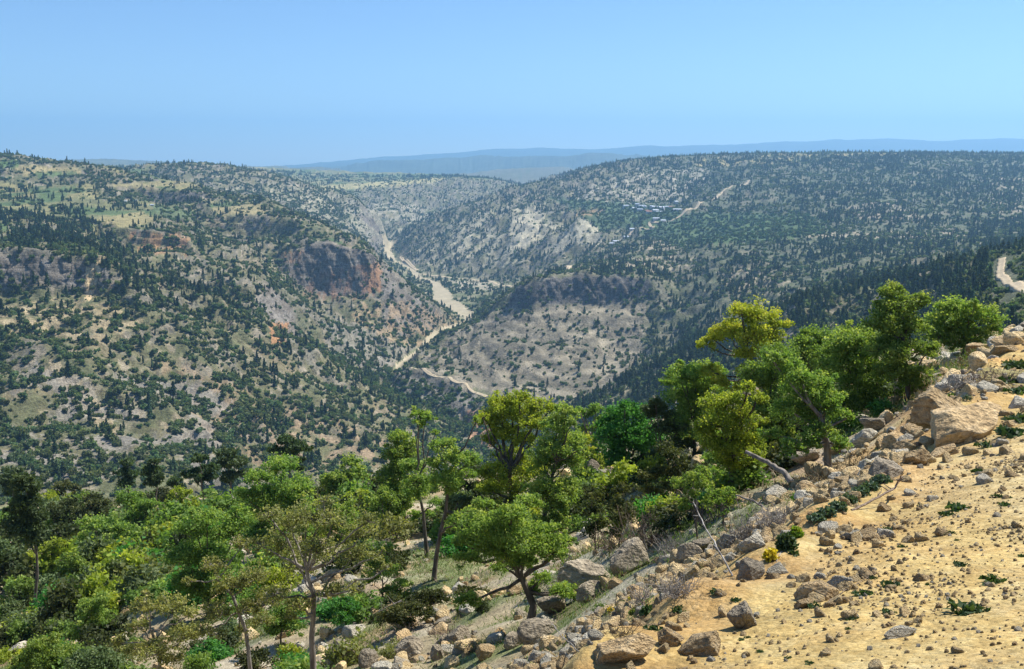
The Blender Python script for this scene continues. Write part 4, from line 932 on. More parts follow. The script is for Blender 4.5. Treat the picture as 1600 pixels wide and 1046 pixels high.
tree(OAK, 'rounded oak furthest right with its stem on the rocky bank crest', 'oak tree', (1507, 562), [(1507, 520)], [(1478, 505, 24), (1502, 498, 28), (1535, 497, 20), (1500, 525, 26), (1472, 530, 20), (1545, 512, 12), (1512, 478, 13), (1485, 482, 13), (1525, 520, 16)], M_oakA, M_dark, seed=1, yell=.12, group=go_)
tree(OAK, 'tallest oak of the right group with bare lower trunk beside a pale boulder', 'oak tree', (1419, 628), [(1417, 590), (1410, 530)], [(1398, 462, 17), (1392, 485, 24), (1425, 478, 20), (1405, 510, 30), (1438, 470, 12), (1385, 515, 22), (1405, 545, 32), (1440, 545, 22), (1380, 550, 22), (1430, 520, 22), (1455, 555, 14), (1400, 575, 20)], M_oakA, M_dark, tw=10, seed=2, yell=.03, group=go_)
tree(OAK, 'broad round oak left of the tallest oak, crown nearly touching the rocks', 'oak tree', (1348, 650), [(1344, 600)], [(1325, 530, 26), (1345, 530, 24), (1315, 560, 28), (1350, 560, 32), (1372, 580, 22), (1335, 595, 30), (1365, 610, 18), (1300, 545, 14), (1350, 620, 18)], M_oakA, M_dark, tw=8, seed=3, yell=.1, group=go_)
tree(OAK, 'darker oak half hidden between two round oaks on the right', 'oak tree', (1288, 640), [(1283, 600)], [(1278, 540, 24), (1258, 560, 24), (1295, 560, 20), (1275, 590, 26), (1250, 530, 14), (1300, 590, 16), (1262, 525, 14)], M_oakA, M_dark, seed=4, yell=-.08, group=go_)
tree(OAK, 'leaning oak with bare brown trunk standing among boulders', 'oak tree', (1297, 732), [(1290, 690), (1280, 650)], [(1292, 640, 28), (1262, 620, 30), (1312, 628, 18), (1248, 592, 26), (1225, 575, 22), (1285, 605, 22), (1240, 645, 22), (1322, 650, 10), (1270, 660, 16), (1205, 560, 14)], M_oakA, M_limb, tw=15, seed=5, yell=.08, group=go_)
tree(OAK, 'golden yellow topped oak spreading above the green oaks', 'oak tree', (1180, 690), [(1178, 620), (1175, 560)], [(1160, 492, 20), (1188, 498, 22), (1135, 525, 20), (1105, 543, 12), (1213, 505, 16), (1180, 530, 26), (1150, 520, 20), (1205, 528, 16), (1165, 555, 18), (1120, 535, 12), (1152, 482, 10)], M_oakB, M_dark, tw=9, seed=6, yell=.2, dens=.8, group=go_)
tree(OAK, 'bright oak at the left end of the right hand oak group', 'oak tree', (1085, 715), [(1085, 660)], [(1060, 585, 20), (1085, 588, 22), (1048, 602, 13), (1072, 622, 28), (1108, 608, 24), (1092, 650, 28), (1118, 580, 16), (1060, 655, 20), (1110, 650, 18), (1063, 572, 9)], M_oakA, M_dark, seed=7, yell=.06, group=go_)
tree(OAK, 'yellow green oak in front with dark stout trunk and ragged crown', 'oak tree', (1143, 775), [(1142, 735), (1140, 690)], [(1118, 635, 22), (1145, 628, 22), (1130, 665, 30), (1160, 655, 22), (1172, 688, 20), (1115, 695, 24), (1145, 705, 24), (1178, 620, 14), (1163, 600, 12), (1190, 660, 10), (1098, 670, 12)], M_oakB, M_dark, tw=15, seed=8, yell=-.05, dens=.72, group=go_)
tree(OAK, 'deep green oak filling the gap behind the ragged yellow green oak', 'oak tree', (1205, 715), [(1203, 660)], [(1210, 560, 24), (1190, 595, 28), (1222, 598, 26), (1202, 635, 28), (1232, 640, 22), (1180, 640, 22), (1215, 670, 20), (1180, 675, 16)], M_oakA, M_dark, seed=9, yell=-.1, group=go_)
tree('maple_tree', 'dense emerald green round tree between the central oak and the right group', 'tree', (975, 752), [(975, 725)], [(972, 655, 22), (1000, 675, 24), (958, 680, 24), (985, 700, 30), (1012, 698, 18), (962, 710, 22), (948, 665, 14), (975, 632, 12), (990, 652, 18), (1018, 680, 10)], M_oakC, M_dark, tw=9, seed=10, dens=1.25, leaf=3.0, elong=1.2, yell=.05)
tree(OAK, 'shadowy oak right behind the emerald green tree', 'oak tree', (1040, 748), [(1038, 710)], [(1030, 650, 18), (1042, 675, 22), (1060, 662, 18), (1066, 700, 20), (1022, 628, 10), (1040, 705, 18), (1015, 640, 12)], M_oakF, M_dark, seed=11, yell=-.1, group=go_)
tree(OAK, 'gnarled grey trunked oak leaning beside a pale stone left of the emerald tree', 'oak tree', (939, 732), [(932, 705), (925, 685)], [(938, 662, 16), (915, 650, 12), (952, 652, 13), (930, 640, 11), (912, 672, 10), (905, 640, 8)], M_oakA, M_limb, tw=10, seed=12, yell=-.02, dens=.8, group=go_)
tree(OAK, 'largest central oak with many upright stems and yellow green top', 'oak tree', (805, 838), [(800, 780), (795, 735)], [(778, 638, 20), (812, 630, 20), (842, 640, 18), (762, 662, 20), (800, 655, 26), (832, 662, 20), (858, 645, 10), (785, 685, 20), (765, 695, 12), (815, 690, 18), (800, 725, 24), (770, 740, 24), (830, 740, 26), (755, 650, 10), (800, 770, 26), (765, 775, 18)], M_oakB, M_dark, tw=13, seed=13, yell=-.02, dens=.85, group=go_)
tree(OAK, 'bright green oak leaning right against the largest central oak', 'oak tree', (845, 842), [(852, 790), (870, 720)], [(885, 645, 13), (872, 668, 18), (885, 695, 22), (860, 700, 22), (850, 730, 28), (888, 725, 22), (862, 758, 28), (890, 760, 20), (905, 700, 10), (868, 790, 20), (845, 770, 20), (893, 660, 9)], M_oakA, M_dark, tw=10, seed=14, yell=.12, group=go_)
tree(OAK, 'small golden oak sprig crown right of the leaning central oak', 'oak tree', (905, 770), [(908, 730)], [(915, 690, 11), (908, 712, 10), (920, 705, 8), (903, 735, 9)], M_oakB, M_dark, tw=4, seed=15, yell=.15, group=go_)
tree(OAK, 'low spreading oak with crooked trunk leaning over boulders at bottom centre', 'oak tree', (822, 982), [(834, 945), (815, 905), (803, 878)], [(800, 792, 22), (828, 798, 20), (762, 820, 28), (800, 826, 30), (742, 850, 26), (780, 860, 28), (840, 840, 26), (866, 858, 22), (728, 880, 18), (818, 872, 20), (884, 845, 12), (860, 825, 16), (722, 850, 14), (755, 795, 14)], M_oakA, M_dark, tw=17, seed=16, yell=.04, flat=.7, group=go_)
tree(OAK, 'slender forked oak with dark bare stems left of the central oak', 'oak tree', (678, 906), [(682, 868), (697, 800), (700, 745)], [(692, 700, 18), (712, 718, 20), (700, 745, 22), (735, 722, 16), (728, 750, 16), (680, 725, 12), (745, 655, 8), (705, 765, 14)], M_oakA, M_dark, tw=10, seed=17, yell=.12, dens=.8, group=go_)
tree(OAK, 'oak with a high tuft on a bare crooked limb left of the forked oak', 'oak tree', (668, 872), [(660, 800), (652, 755)], [(665, 655, 13), (655, 665, 10), (650, 650, 9), (655, 755, 18), (640, 735, 18), (645, 770, 14), (682, 675, 7)], M_oakA, M_dark, tw=8, seed=18, yell=.1, dens=.85, group=go_)
tree(OAK, 'feathery tall oak at the left edge of the central oaks', 'oak tree', (634, 826), [(632, 790), (628, 750)], [(620, 688, 18), (612, 712, 20), (640, 705, 18), (630, 735, 24), (608, 745, 18), (622, 765, 20), (640, 770, 16)], M_oakA, M_dark, tw=8, seed=19, yell=.12, group=go_)
tree(OAK, 'ivy clad stout oak trunk behind the slender forked oak', 'oak tree', (714, 846), [(714, 800)], [(715, 780, 18), (730, 790, 14), (700, 795, 14), (722, 815, 12), (715, 830, 10)], M_oakF, M_dark, tw=14, seed=20, yell=-.05, group=go_)
tree(OAK, 'small spreading oak alone on the slope left of the central oaks', 'oak tree', (552, 780), [(552, 755)], [(548, 728, 15), (565, 740, 15), (532, 742, 15), (545, 748, 14), (575, 752, 9)], M_oakA, M_dark, tw=5, seed=21, yell=.1, group=go_)
tree(OAK, 'small dark stemmed oak below the ivy clad oak on the left', 'oak tree', (600, 838), [(600, 815)], [(590, 780, 18), (610, 790, 16), (600, 770, 14), (620, 805, 12), (582, 800, 14)], M_oakA, M_dark, tw=6, seed=22, yell=0, group=go_)
tree(OAK, 'small bright oak right of the lone spreading oak', 'oak tree', (525, 790), [(524, 768)], [(515, 748, 12), (530, 755, 12), (520, 765, 11), (505, 758, 10)], M_oakA, M_dark, tw=4, seed=23, yell=.04, group=go_)
tree(OAK, 'sparse oak with pale silvery limbs and brown buds at bottom left of centre', 'oak tree', (490, 1085), [(487, 1000), (490, 930), (480, 890)], [(480, 808, 26), (522, 812, 26), (558, 848, 24), (450, 832, 28), (500, 850, 30), (438, 868, 26), (545, 885, 24), (462, 900, 24), (420, 805, 16), (575, 815, 14), (590, 870, 12), (505, 785, 12), (470, 940, 18), (522, 925, 20), (438, 918, 18), (562, 905, 15), (605, 888, 10), (410, 850, 16), (455, 960, 12)], M_oakD, M_limb, tw=13, seed=24, yell=.05, dens=.38, leaf=2.8, group=go_)
tree(OAK, 'thin sparse oak with a pale forked stem left of the silvery limbed oak', 'oak tree', (398, 1075), [(382, 985), (362, 930), (340, 905)], [(330, 888, 20), (360, 912, 24), (400, 900, 24), (372, 862, 16), (302, 898, 10), (395, 945, 22), (350, 950, 20), (425, 930, 20), (330, 975, 14), (410, 975, 16), (375, 990, 12)], M_oakD, M_limb, tw=8, seed=25, yell=0, dens=.4, leaf=2.8, group=go_)
tree(OAK, 'scraggy brown budding oak in the bottom left', 'oak tree', (255, 1080), [(250, 1020), (240, 980)], [(232, 945, 20), (262, 958, 22), (212, 985, 18), (290, 995, 24), (250, 1005, 26), (185, 1000, 12), (305, 950, 14), (270, 1030, 20), (205, 1025, 16), (235, 925, 10)], M_oakD, M_limb, tw=8, seed=26, yell=.12, dens=.5, leaf=2.8, group=go_)
tree(OAK, 'bushy bright oak above the sparse brown oaks on the left', 'oak tree', (325, 965), [(322, 920)], [(300, 828, 24), (330, 808, 22), (352, 838, 28), (290, 860, 24), (322, 868, 30), (368, 815, 20), (270, 882, 18), (302, 900, 24), (342, 900, 20), (310, 795, 12)], M_oakA, M_dark, tw=8, seed=27, yell=.0, group=go_)
tree(OAK, 'pale green broad oak under the brow between pines and the lone small oak', 'oak tree', (432, 868), [(430, 820)], [(408, 745, 20), (438, 738, 20), (462, 758, 22), (420, 778, 26), (390, 768, 16), (450, 790, 24), (482, 762, 15), (405, 805, 18), (475, 790, 16)], M_oakA, M_dark, tw=7, seed=28, yell=.08, group=go_)
tree(OAK, 'mid green oak below the leftmost brow pines', 'oak tree', (218, 850), [(216, 825)], [(200, 785, 16), (220, 798, 18), (236, 788, 12), (205, 812, 16), (228, 818, 13)], M_oakA, M_dark, tw=5, seed=29, yell=-.05, group=go_)
tree(OAK, 'pale yellowish oak just under the brow below the pines', 'oak tree', (290, 830), [(288, 808)], [(285, 775, 14), (302, 785, 12), (270, 790, 12), (288, 795, 12)], M_oakB, M_dark, tw=4, seed=30, yell=-.12, group=go_)
tree(OAK, 'pair topped green oak in the middle of the left thicket', 'oak tree', (168, 885), [(166, 862)], [(148, 818, 18), (172, 845, 18), (192, 828, 16), (135, 845, 14), (160, 858, 14), (195, 850, 13)], M_oakA, M_dark, tw=6, seed=31, yell=.02, group=go_)
tree(OAK, 'olive yellow oak right of the tall left pine trunk', 'oak tree', (90, 900), [(88, 885)], [(78, 862, 13), (92, 850, 11), (72, 878, 10), (95, 872, 11)], M_oakB, M_dark, tw=4, seed=32, yell=-.15, group=go_)
tree(OAK, 'dense green oak bush above the left stone heap', 'oak tree', (118, 915), [(117, 900)], [(112, 872, 14), (125, 885, 14), (105, 890, 12), (118, 898, 12)], M_oakA, M_dark, tw=4, seed=33, yell=0, group=go_)
tree(OAK, 'bright clump crowned oak below the left stone heap', 'oak tree', (152, 1010), [(148, 975)], [(140, 945, 14), (160, 935, 13), (150, 965, 18), (130, 985, 15), (170, 965, 14), (160, 985, 14)], M_oakA, M_dark, tw=5, seed=34, yell=.05, group=go_)
tree('bushy_tree', 'pale green low bushy tree cut by the bottom left edge', 'tree', (80, 1075), [(80, 1040)], [(70, 1010, 24), (95, 1025, 22), (50, 1030, 20), (85, 1000, 14)], M_oakA, M_dark, tw=5, seed=35, yell=.02)
tree('bushy_tree', 'grey green low bushy tree at the bottom right of the left thicket', 'tree', (140, 1085), [(140, 1050)], [(130, 1030, 20), (155, 1025, 20), (175, 1040, 18), (120, 1045, 16)], M_oakF, M_dark, tw=5, seed=36, yell=.05)
tree('bushy_tree', 'grey green round bushy tree on the far left edge', 'tree', (8, 905), [(8, 890)], [(3, 860, 15), (12, 875, 12), (0, 882, 12)], M_oakF, M_dark, tw=4, seed=37, yell=.05)
tree('bushy_tree', 'grey twiggy half bare bush tree in the middle of the left thicket', 'tree', (190, 920), [(190, 905)], [(185, 882, 16), (200, 895, 14), (175, 895, 12)], M_oakF, M_limb, tw=4, seed=38, yell=0, dens=.3)
tree(OAK, 'small round green oak at far left of the tall pine trunk', 'oak tree', (42, 950), [(42, 935)], [(38, 915, 11), (48, 922, 10), (42, 930, 9)], M_oakA, M_dark, tw=4, seed=39, group=go_)
tree(OAK, 'green oak filling behind the thin sparse oak', 'oak tree', (440, 1010), [(440, 985)], [(425, 960, 20), (450, 955, 20), (440, 975, 20), (465, 975, 16)], M_oakA, M_dark, tw=5, seed=40, yell=-.05, group=go_)
tree(OAK, 'emerald small oak behind the silvery limbed oak', 'oak tree', (540, 985), [(540, 970)], [(530, 950, 15), (550, 955, 14), (540, 965, 14)], M_oakC, M_dark, tw=4, seed=41, group=go_)
tree(OAK, 'light green oak right of the silvery limbed oak', 'oak tree', (600, 940), [(598, 915)], [(590, 885, 18), (612, 900, 15), (580, 905, 15), (635, 912, 10), (600, 860, 12)], M_oakA, M_dark, tw=5, seed=42, yell=.08, dens=.7, group=go_)
tree(OAK, 'green oak behind and left of the silvery limbed oak', 'oak tree', (520, 905), [(520, 870)], [(545, 800, 18), (560, 825, 18), (535, 830, 18), (510, 830, 16)], M_oakA, M_dark, tw=5, seed=43, yell=0, group=go_)
# junipers and dark small trees on the stony slope
gj = 'dark junipers on the slope'
for k, (b, bl, lb, mt_j, yl) in enumerate((((930, 868), [(925, 775, 15), (932, 800, 17), (925, 830, 15), (940, 820, 12)], 'thin dark juniper left of a pair below the emerald tree', M_oakE, .05),
        ((968, 858), [(972, 765, 12), (968, 790, 16), (975, 815, 16), (960, 830, 12)], 'thin dark juniper right of a pair below the emerald tree', M_oakE, .1),
        ((1022, 812), [(1010, 745, 15), (1028, 738, 14), (1035, 760, 14), (1012, 768, 14)], 'olive yellow juniper below and right of the emerald tree', M_oakE, .3),
        ((1052, 800), [(1045, 712, 16), (1062, 725, 14), (1050, 740, 15), (1060, 755, 13)], 'brownish dark juniper under the bright left oak', M_oakE, 0),
        ((740, 812), [(738, 745, 18), (752, 765, 20), (735, 785, 18), (760, 790, 14), (725, 765, 12)], 'black green juniper left of the largest central oak', M_oakE, -.1),
        ((100, 852), [(85, 800, 15), (105, 798, 15), (125, 802, 14), (95, 822, 16), (120, 825, 15)], 'wide dark brown green juniper at the left brow', M_oakE, -.05),
        ((150, 845), [(145, 795, 14), (165, 792, 12), (155, 812, 14), (140, 820, 12)], 'dark olive juniper right of the wide one at the left brow', M_oakE, 0),
        ((102, 792), [(102, 760, 11), (92, 768, 9), (112, 768, 9)], 'small brownish juniper on the left brow', M_oakE, .1),
        ((640, 990), [(620, 960, 18), (645, 965, 18), (600, 975, 15), (665, 970, 12), (630, 980, 14)], 'squat dark juniper bush behind the bottom boulders', M_oakE, .05),
        ((668, 955), [(655, 935, 14), (675, 930, 14), (668, 945, 14), (690, 940, 10)], 'squat black green juniper bush under the slender forked oak', M_oakE, -.1),
        ((735, 945), [(720, 925, 10), (740, 930, 12), (755, 928, 10)], 'low dark bush at the foot of the crooked low oak', M_oakE, 0))):
    tree('juniper', lb, 'juniper', b, [(b[0], b[1]-18)], bl, mt_j, M_dark, tw=5, seed=50+k, yell=yl, group=gj, leaf=2.4)
tree('small_tree', 'light green little tree with dark stems in front of the ragged yellow green oak', 'tree', (1090, 842), [(1088, 800), (1085, 775)], [(1080, 745, 15), (1102, 765, 14), (1060, 760, 12), (1098, 742, 12), (1078, 770, 12), (1112, 780, 9)], M_oakA, M_dark, tw=4, seed=70, yell=.08, dens=.7)
tree('small_tree', 'thin dark sapling with several stems above the white rocks', 'tree', (1130, 828), [(1130, 790)], [(1118, 775, 11), (1140, 770, 10), (1128, 790, 10), (1105, 790, 8)], M_oakA, M_dark, tw=5, seed=71, yell=-.05, dens=.6)
# pines on the brow
def pine(label, base, blobs, tw=4, seed=1, dens=1.3):
    tree('pine_tree', label, 'pine tree', base, [(base[0], base[1]-.45*(base[1]-blobs[0][1])), (blobs[0][0], blobs[0][1])], blobs, M_pinen, M_dark, dens=dens, leaf=2.3, tw=tw, seed=seed, elong=3.2, flat=.6, group='pines along the brow of the near slope', yell=-.02)
pine('tall dark pine on a bare trunk at the far left', (55, 958), [(42, 760, 20), (50, 785, 22), (28, 800, 16), (62, 805, 16), (40, 822, 20), (58, 838, 14), (45, 745, 11)], 6, 80)
pine('first small pine on the brow, narrow dark crown, leftmost', (200, 792), [(198, 725, 9), (192, 738, 10), (205, 742, 9), (198, 755, 10)], 3, 81)
pine('pointed tallest pine of the brow left of the middle', (243, 800), [(240, 722, 9), (236, 738, 12), (248, 745, 11), (240, 755, 11)], 3, 82)
pine('broad leaning pine on the brow above the pale yellowish oak', (318, 795), [(312, 718, 10), (302, 738, 12), (325, 735, 12), (315, 752, 11), (330, 748, 8)], 3, 83)
pine('dense double pine on the brow with a dark base', (362, 780), [(355, 708, 10), (348, 728, 13), (370, 725, 12), (362, 745, 14), (380, 745, 9), (352, 755, 9)], 3, 84)
pine('flat topped pine right of the double pine on the brow', (452, 765), [(450, 688, 11), (435, 700, 11), (465, 698, 12), (448, 708, 12), (475, 705, 8)], 3, 85)
pine('small pine peeping over the brow beside the flat topped pine', (468, 768), [(466, 722, 7), (460, 730, 6), (470, 732, 7)], 2, 86)
pine('faint small pine on the brow between pointed and leaning pines', (278, 792), [(155+120, 752, 7), (268, 758, 7), (282, 762, 6)], 2, 87)
pine('stubby pine at the left end of the brow', (22, 800), [(20, 742, 12), (10, 755, 13), (30, 758, 12), (18, 770, 13)], 4, 88)
print('trees', round(time.time()-T0, 1))
# ------------------------------------------------------------------ rocks, stones and gravel
def rock_mat(name, a, b, c):
    m, n, l = newmat(name); out = N(n, 'ShaderNodeOutputMaterial'); p = N(n, 'ShaderNodeBsdfPrincipled'); p.inputs['Roughness'].default_value = .9; p.inputs['Specular IOR Level'].default_value = .2
    tc = N(n, 'ShaderNodeTexCoord'); oi = N(n, 'ShaderNodeObjectInfo'); ad = N(n, 'ShaderNodeVectorMath', operation='ADD'); l.new(tc.outputs['Object'], ad.inputs[0]); l.new(oi.outputs['Random'], ad.inputs[1])
    t1 = N(n, 'ShaderNodeTexNoise'); t1.inputs['Scale'].default_value = 1.7; t1.inputs['Detail'].default_value = 7; t1.inputs['Roughness'].default_value = .7
    t2 = N(n, 'ShaderNodeTexNoise'); t2.inputs['Scale'].default_value = 9; t2.inputs['Detail'].default_value = 6
    l.new(ad.outputs[0], t1.inputs['Vector']); l.new(ad.outputs[0], t2.inputs['Vector'])
    col = ramp(n, l, t1.outputs['Fac'], [(.3, a), (.5, b), (.68, c)])
    col = mixrgb(n, l, 'MULTIPLY', 1.0, col, ramp(n, l, t2.outputs['Fac'], [(.33, g(.62)), (.5, g(1.0)), (.7, g(1.2))]))
    mr = N(n, 'ShaderNodeMapRange'); mr.inputs['To Min'].default_value = .75; mr.inputs['To Max'].default_value = 1.2; l.new(oi.outputs['Random'], mr.inputs['Value'])
    hv = N(n, 'ShaderNodeHueSaturation'); l.new(mr.outputs[0], hv.inputs['Value']); l.new(col, hv.inputs['Color']); l.new(hv.outputs[0], p.inputs['Base Color'])
    t3 = N(n, 'ShaderNodeTexNoise'); t3.inputs['Scale'].default_value = 38; t3.inputs['Detail'].default_value = 4; l.new(ad.outputs[0], t3.inputs['Vector'])
    col = mixrgb(n, l, 'MULTIPLY', 1.0, hv.outputs[0], ramp(n, l, t3.outputs['Fac'], [(.35, g(.75)), (.5, g(1)), (.7, g(1.15))])); l.new(col, p.inputs['Base Color'])
    bp = N(n, 'ShaderNodeBump'); bp.inputs['Strength'].default_value = .9; bp.inputs['Distance'].default_value = .12
    sm = N(n, 'ShaderNodeMath', operation='ADD'); l.new(t1.outputs['Fac'], sm.inputs[0]); l.new(t2.outputs['Fac'], sm.inputs[1]); l.new(sm.outputs[0], bp.inputs['Height']); l.new(bp.outputs[0], p.inputs['Normal'])
    l.new(p.outputs[0], out.inputs[0]); return m
M_rtan = rock_mat('ochre_limestone', (.36, .25, .13), (.56, .41, .22), (.68, .54, .34))
M_rgrey = rock_mat('weathered_grey_limestone', (.20, .17, .125), (.37, .315, .23), (.52, .45, .34))
M_rpale = rock_mat('pale_limestone', (.44, .40, .31), (.62, .57, .45), (.74, .69, .56))
import bmesh
def ico(sub):
    bm = bmesh.new(); bmesh.ops.create_icosphere(bm, subdivisions=sub, radius=1.0)
    V = np.array([v.co[:] for v in bm.verts]); F = np.array([[v.index for v in f.verts] for f in bm.faces]); bm.free(); return V, F
ICO = {s: ico(s) for s in (2, 4, 5)}
def rock_mesh(name, seed, mat, sub=5, planes=13, rough=.05):
    V, F = ICO[sub]; r = np.random.default_rng(seed); D = r.normal(size=(planes, 3)); D /= np.linalg.norm(D, axis=1)[:, None]
    h = r.uniform(.55, 1.0, planes); dt = V@D.T; rad = np.min(np.where(dt > .08, h/np.maximum(dt, .08), 9), axis=1); rad = np.minimum(rad, 1.35)
    if sub > 2:
        P0 = V*rad[:, None]
        rad = rad*(1+rough*noise3(P0[:, 0]*2+seed, P0[:, 1]*2, P0[:, 2]*2)+rough*.9*noise3(P0[:, 0]*5+seed, P0[:, 1]*5, P0[:, 2]*5)-rough*1.2*np.abs(noise3(P0[:, 0]*2.5, P0[:, 1]*2.5+seed, P0[:, 2]*8)))
    return mesh_np(name, V*rad[:, None]*.5/.85, F, mat, smooth=sub > 2)
M_peb = rock_mat('ochre_pebble', (.62, .45, .23), (.74, .57, .31), (.82, .68, .44))
RB = {k: [rock_mesh('boulder', 200+10*q+i, m_) for i in range(5)] for q, (k, m_) in enumerate((('t', M_rtan), ('g', M_rgrey), ('p', M_rpale)))}
RS_ = [rock_mesh('stone', 300+i, (M_rtan, M_peb, M_rpale, M_peb, M_rgrey)[i % 5], 4, 11) for i in range(8)]
RP = [rock_mesh('pebble', 400+i, (M_peb, M_peb, M_rpale, M_rtan)[i % 4], 2, 9) for i in range(6)]
rk = random.Random(11)
def boulder(u, v, w_, h_, kind, label, tilt=0.0, yaw=None, group='boulders on the roadside slope', name='boulder'):
    B = near_hit(u, v+h_*.42); m = B[1]/FP; W, H = w_*m, h_*m
    me = RB[kind][rk.randrange(5)]; o = bpy.data.objects.new(name, me); dy = .5*(W+H)*rk.uniform(.8, 1.1)
    o.scale = (W, dy, H*1.25); o.location = (B[0], B[1]+dy*.22, B[2]+H*.28); o.rotation_euler = (rk.uniform(-.2, .2), math.radians(-tilt), rk.uniform(-.5, .5) if yaw is None else yaw)
    link(o); tag(o, label, 'boulder', group); return o
BL = [(1502, 668, 118, 52, 't', 'largest ochre boulder, a long slab rising to the right at the road edge', 22), (1466, 636, 70, 52, 't', 'rounded pitted boulder just above the largest ochre slab', 0), (1432, 600, 40, 26, 'g', 'pale rounded boulder right of the tallest oak trunk', 0),
 (1408, 612, 30, 22, 't', 'boulder tucked against the tallest oak trunk', 0), (1545, 537, 20, 16, 'g', 'small stone block on the crest of the bank at the right', 0), (1528, 548, 26, 26, 't', 'ochre wedge stone below the crest stone', 30), (1568, 548, 30, 14, 't', 'flat ochre stone at the right end of the crest', 0),
 (1187, 748, 40, 26, 'g', 'squared brownish boulder right of the stout dark trunk', 0), (1262, 716, 42, 24, 'g', 'grey boulder left of the bare brown oak trunk', 15), (1232, 722, 26, 20, 'g', 'small grey boulder left of the grey boulder by the oak', 0), (1315, 700, 34, 20, 't', 'boulder right of the bare brown oak trunk', 0),
 (1345, 690, 42, 24, 'p', 'pale slab in the shade right of the bare brown oak trunk', 25), (1385, 742, 66, 20, 'g', 'long grey slab sloping along the bank', 25), (1430, 716, 34, 26, 't', 'ochre boulder below the largest slab on the left', 10), (1405, 690, 44, 26, 't', 'cracked ochre boulder left of the largest slab', 0),
 (1370, 668, 36, 22, 'g', 'shaded grey boulder under the broad round oak', 0), (1480, 705, 60, 18, 't', 'low ochre ledge under the largest slab', 20), (1180, 848, 36, 28, 'p', 'bright white boulder right of the pale leaning pole', 0), (1138, 852, 34, 28, 'p', 'white rugged boulder behind the pale leaning pole', 0),
 (1100, 852, 28, 22, 'g', 'round grey boulder left of the pale leaning pole', 0), (1078, 868, 30, 22, 'g', 'lower round grey boulder left of the pale leaning pole', 0), (1066, 888, 24, 14, 't', 'small ochre block below the round grey boulders', 0), (1173, 896, 58, 26, 'g', 'slanted grey green slab beside the yellow flowers', 32),
 (925, 902, 72, 44, 'g', 'big square block with a flat sunlit top right of the crooked oak', 0), (990, 874, 52, 42, 'g', 'rough boulder under the dead brush pile', 0), (962, 912, 26, 16, 't', 'small ochre stone in front of the big square block', 0), (992, 926, 34, 18, 't', 'flat brown stone right of the big square block', 0),
 (866, 944, 44, 30, 'g', 'round grey boulder at the foot of the crooked oak', 0), (926, 930, 40, 22, 'g', 'grey stone below the big square block', 0), (850, 984, 58, 34, 'g', 'broad pale boulder below the crooked oak trunk', 0), (808, 1000, 30, 24, 'g', 'grey stone left of the broad pale boulder', 0),
 (540, 1022, 42, 44, 'g', 'tall grey boulder right of the silvery limbed oak trunk', 0), (580, 1030, 28, 30, 'g', 'grey boulder beside the tall grey one at the bottom', 0), (638, 1020, 46, 26, 'g', 'oblong grey boulder at the bottom', 12), (685, 1022, 18, 26, 'g', 'small upright grey stone at the bottom', 0),
 (757, 1022, 32, 24, 't', 'warm rounded boulder at bottom centre', 20), (712, 1000, 50, 26, 'g', 'shaded dark boulder left of the warm rounded one', 0), (690, 1005, 26, 20, 'g', 'shaded boulder between the upright stone and the dark one', 0), (968, 1018, 84, 40, 't', 'wide yellow slab at the lower lip of the road', 8),
 (1045, 1000, 44, 28, 't', 'ochre block between the yellow slab and the diagonal slab', 0), (1098, 1010, 78, 36, 't', 'diagonal brown slab at the bottom on the road lip', 32), (1163, 962, 36, 48, 'g', 'pointed grey stone standing up on the road lip', 20), (1285, 925, 62, 32, 't', 'ochre boulder half sunk in the road', 5),
 (1318, 912, 32, 20, 'p', 'pale stone behind the half sunk ochre boulder', 0), (1256, 944, 24, 16, 't', 'round ochre stone left of the half sunk boulder', 0), (1218, 892, 28, 15, 'p', 'pale flat stone on the road lip below the flowers', 0), (1380, 795, 20, 16, 't', 'reddish stone near the blue green creeper', 0),
 (1353, 833, 26, 12, 't', 'long ochre stone on the road between weeds', 15), (1328, 840, 24, 10, 'p', 'thin pale stone left of the long ochre stone', 0), (1411, 990, 44, 14, 'p', 'flat pale stone sunk in the road at the bottom right', 0), (1300, 945, 20, 10, 't', 'small stone below the half sunk ochre boulder', 0),
 (925, 735, 18, 20, 'g', 'grey boulder beside the gnarled trunk', 0), (942, 744, 20, 14, 'p', 'white stone at the foot of the gnarled trunk', 0), (1240, 705, 18, 12, 'g', 'little grey rock under the deep green oak', 0), (1205, 770, 26, 14, 't', 'flat rock below the squared brownish boulder', 0),
 (30, 862, 24, 12, 'p', 'pale rock beside the tall left pine trunk', 0), (42, 868, 18, 9, 'p', 'small pale rock right of the tall left pine trunk', 0), (22, 1018, 34, 14, 'p', 'pale ledge stone at the far bottom left', 20), (70, 975, 30, 10, 'p', 'thin pale ledge in the left thicket', 10),
 (150, 882, 12, 9, 'p', 'topmost stone of the left stone heap', 0), (138, 890, 16, 11, 'p', 'upper stone of the left stone heap', 0), (125, 898, 18, 12, 'p', 'middle stone of the left stone heap', 0), (112, 905, 14, 9, 'p', 'left stone of the left stone heap', 0), (100, 915, 18, 12, 'p', 'lower left stone of the left stone heap', 0),
 (120, 912, 16, 10, 'p', 'inner stone of the left stone heap', 0), (90, 925, 20, 12, 'p', 'low stone of the left stone heap', 0), (75, 935, 18, 11, 'p', 'lowest stone of the left stone heap', 0), (108, 925, 12, 9, 'g', 'grey stone at the foot of the left stone heap', 0)]
for b in BL: boulder(b[0], b[1], b[2], b[3], b[4], b[5], b[6])
def near_place(p):
    v = float(v_of_e(p[2]/p[1])); u = float(u_of(p[0]/p[1], v)); rs = float(road_side(p[0], p[1])); return u, v, rs
SQ = road_side(QX, QY); nearc = (QY < 120) & (QY > 2.4); screen = (QU > -300) & (QU < 2300) & (QV < 1400)
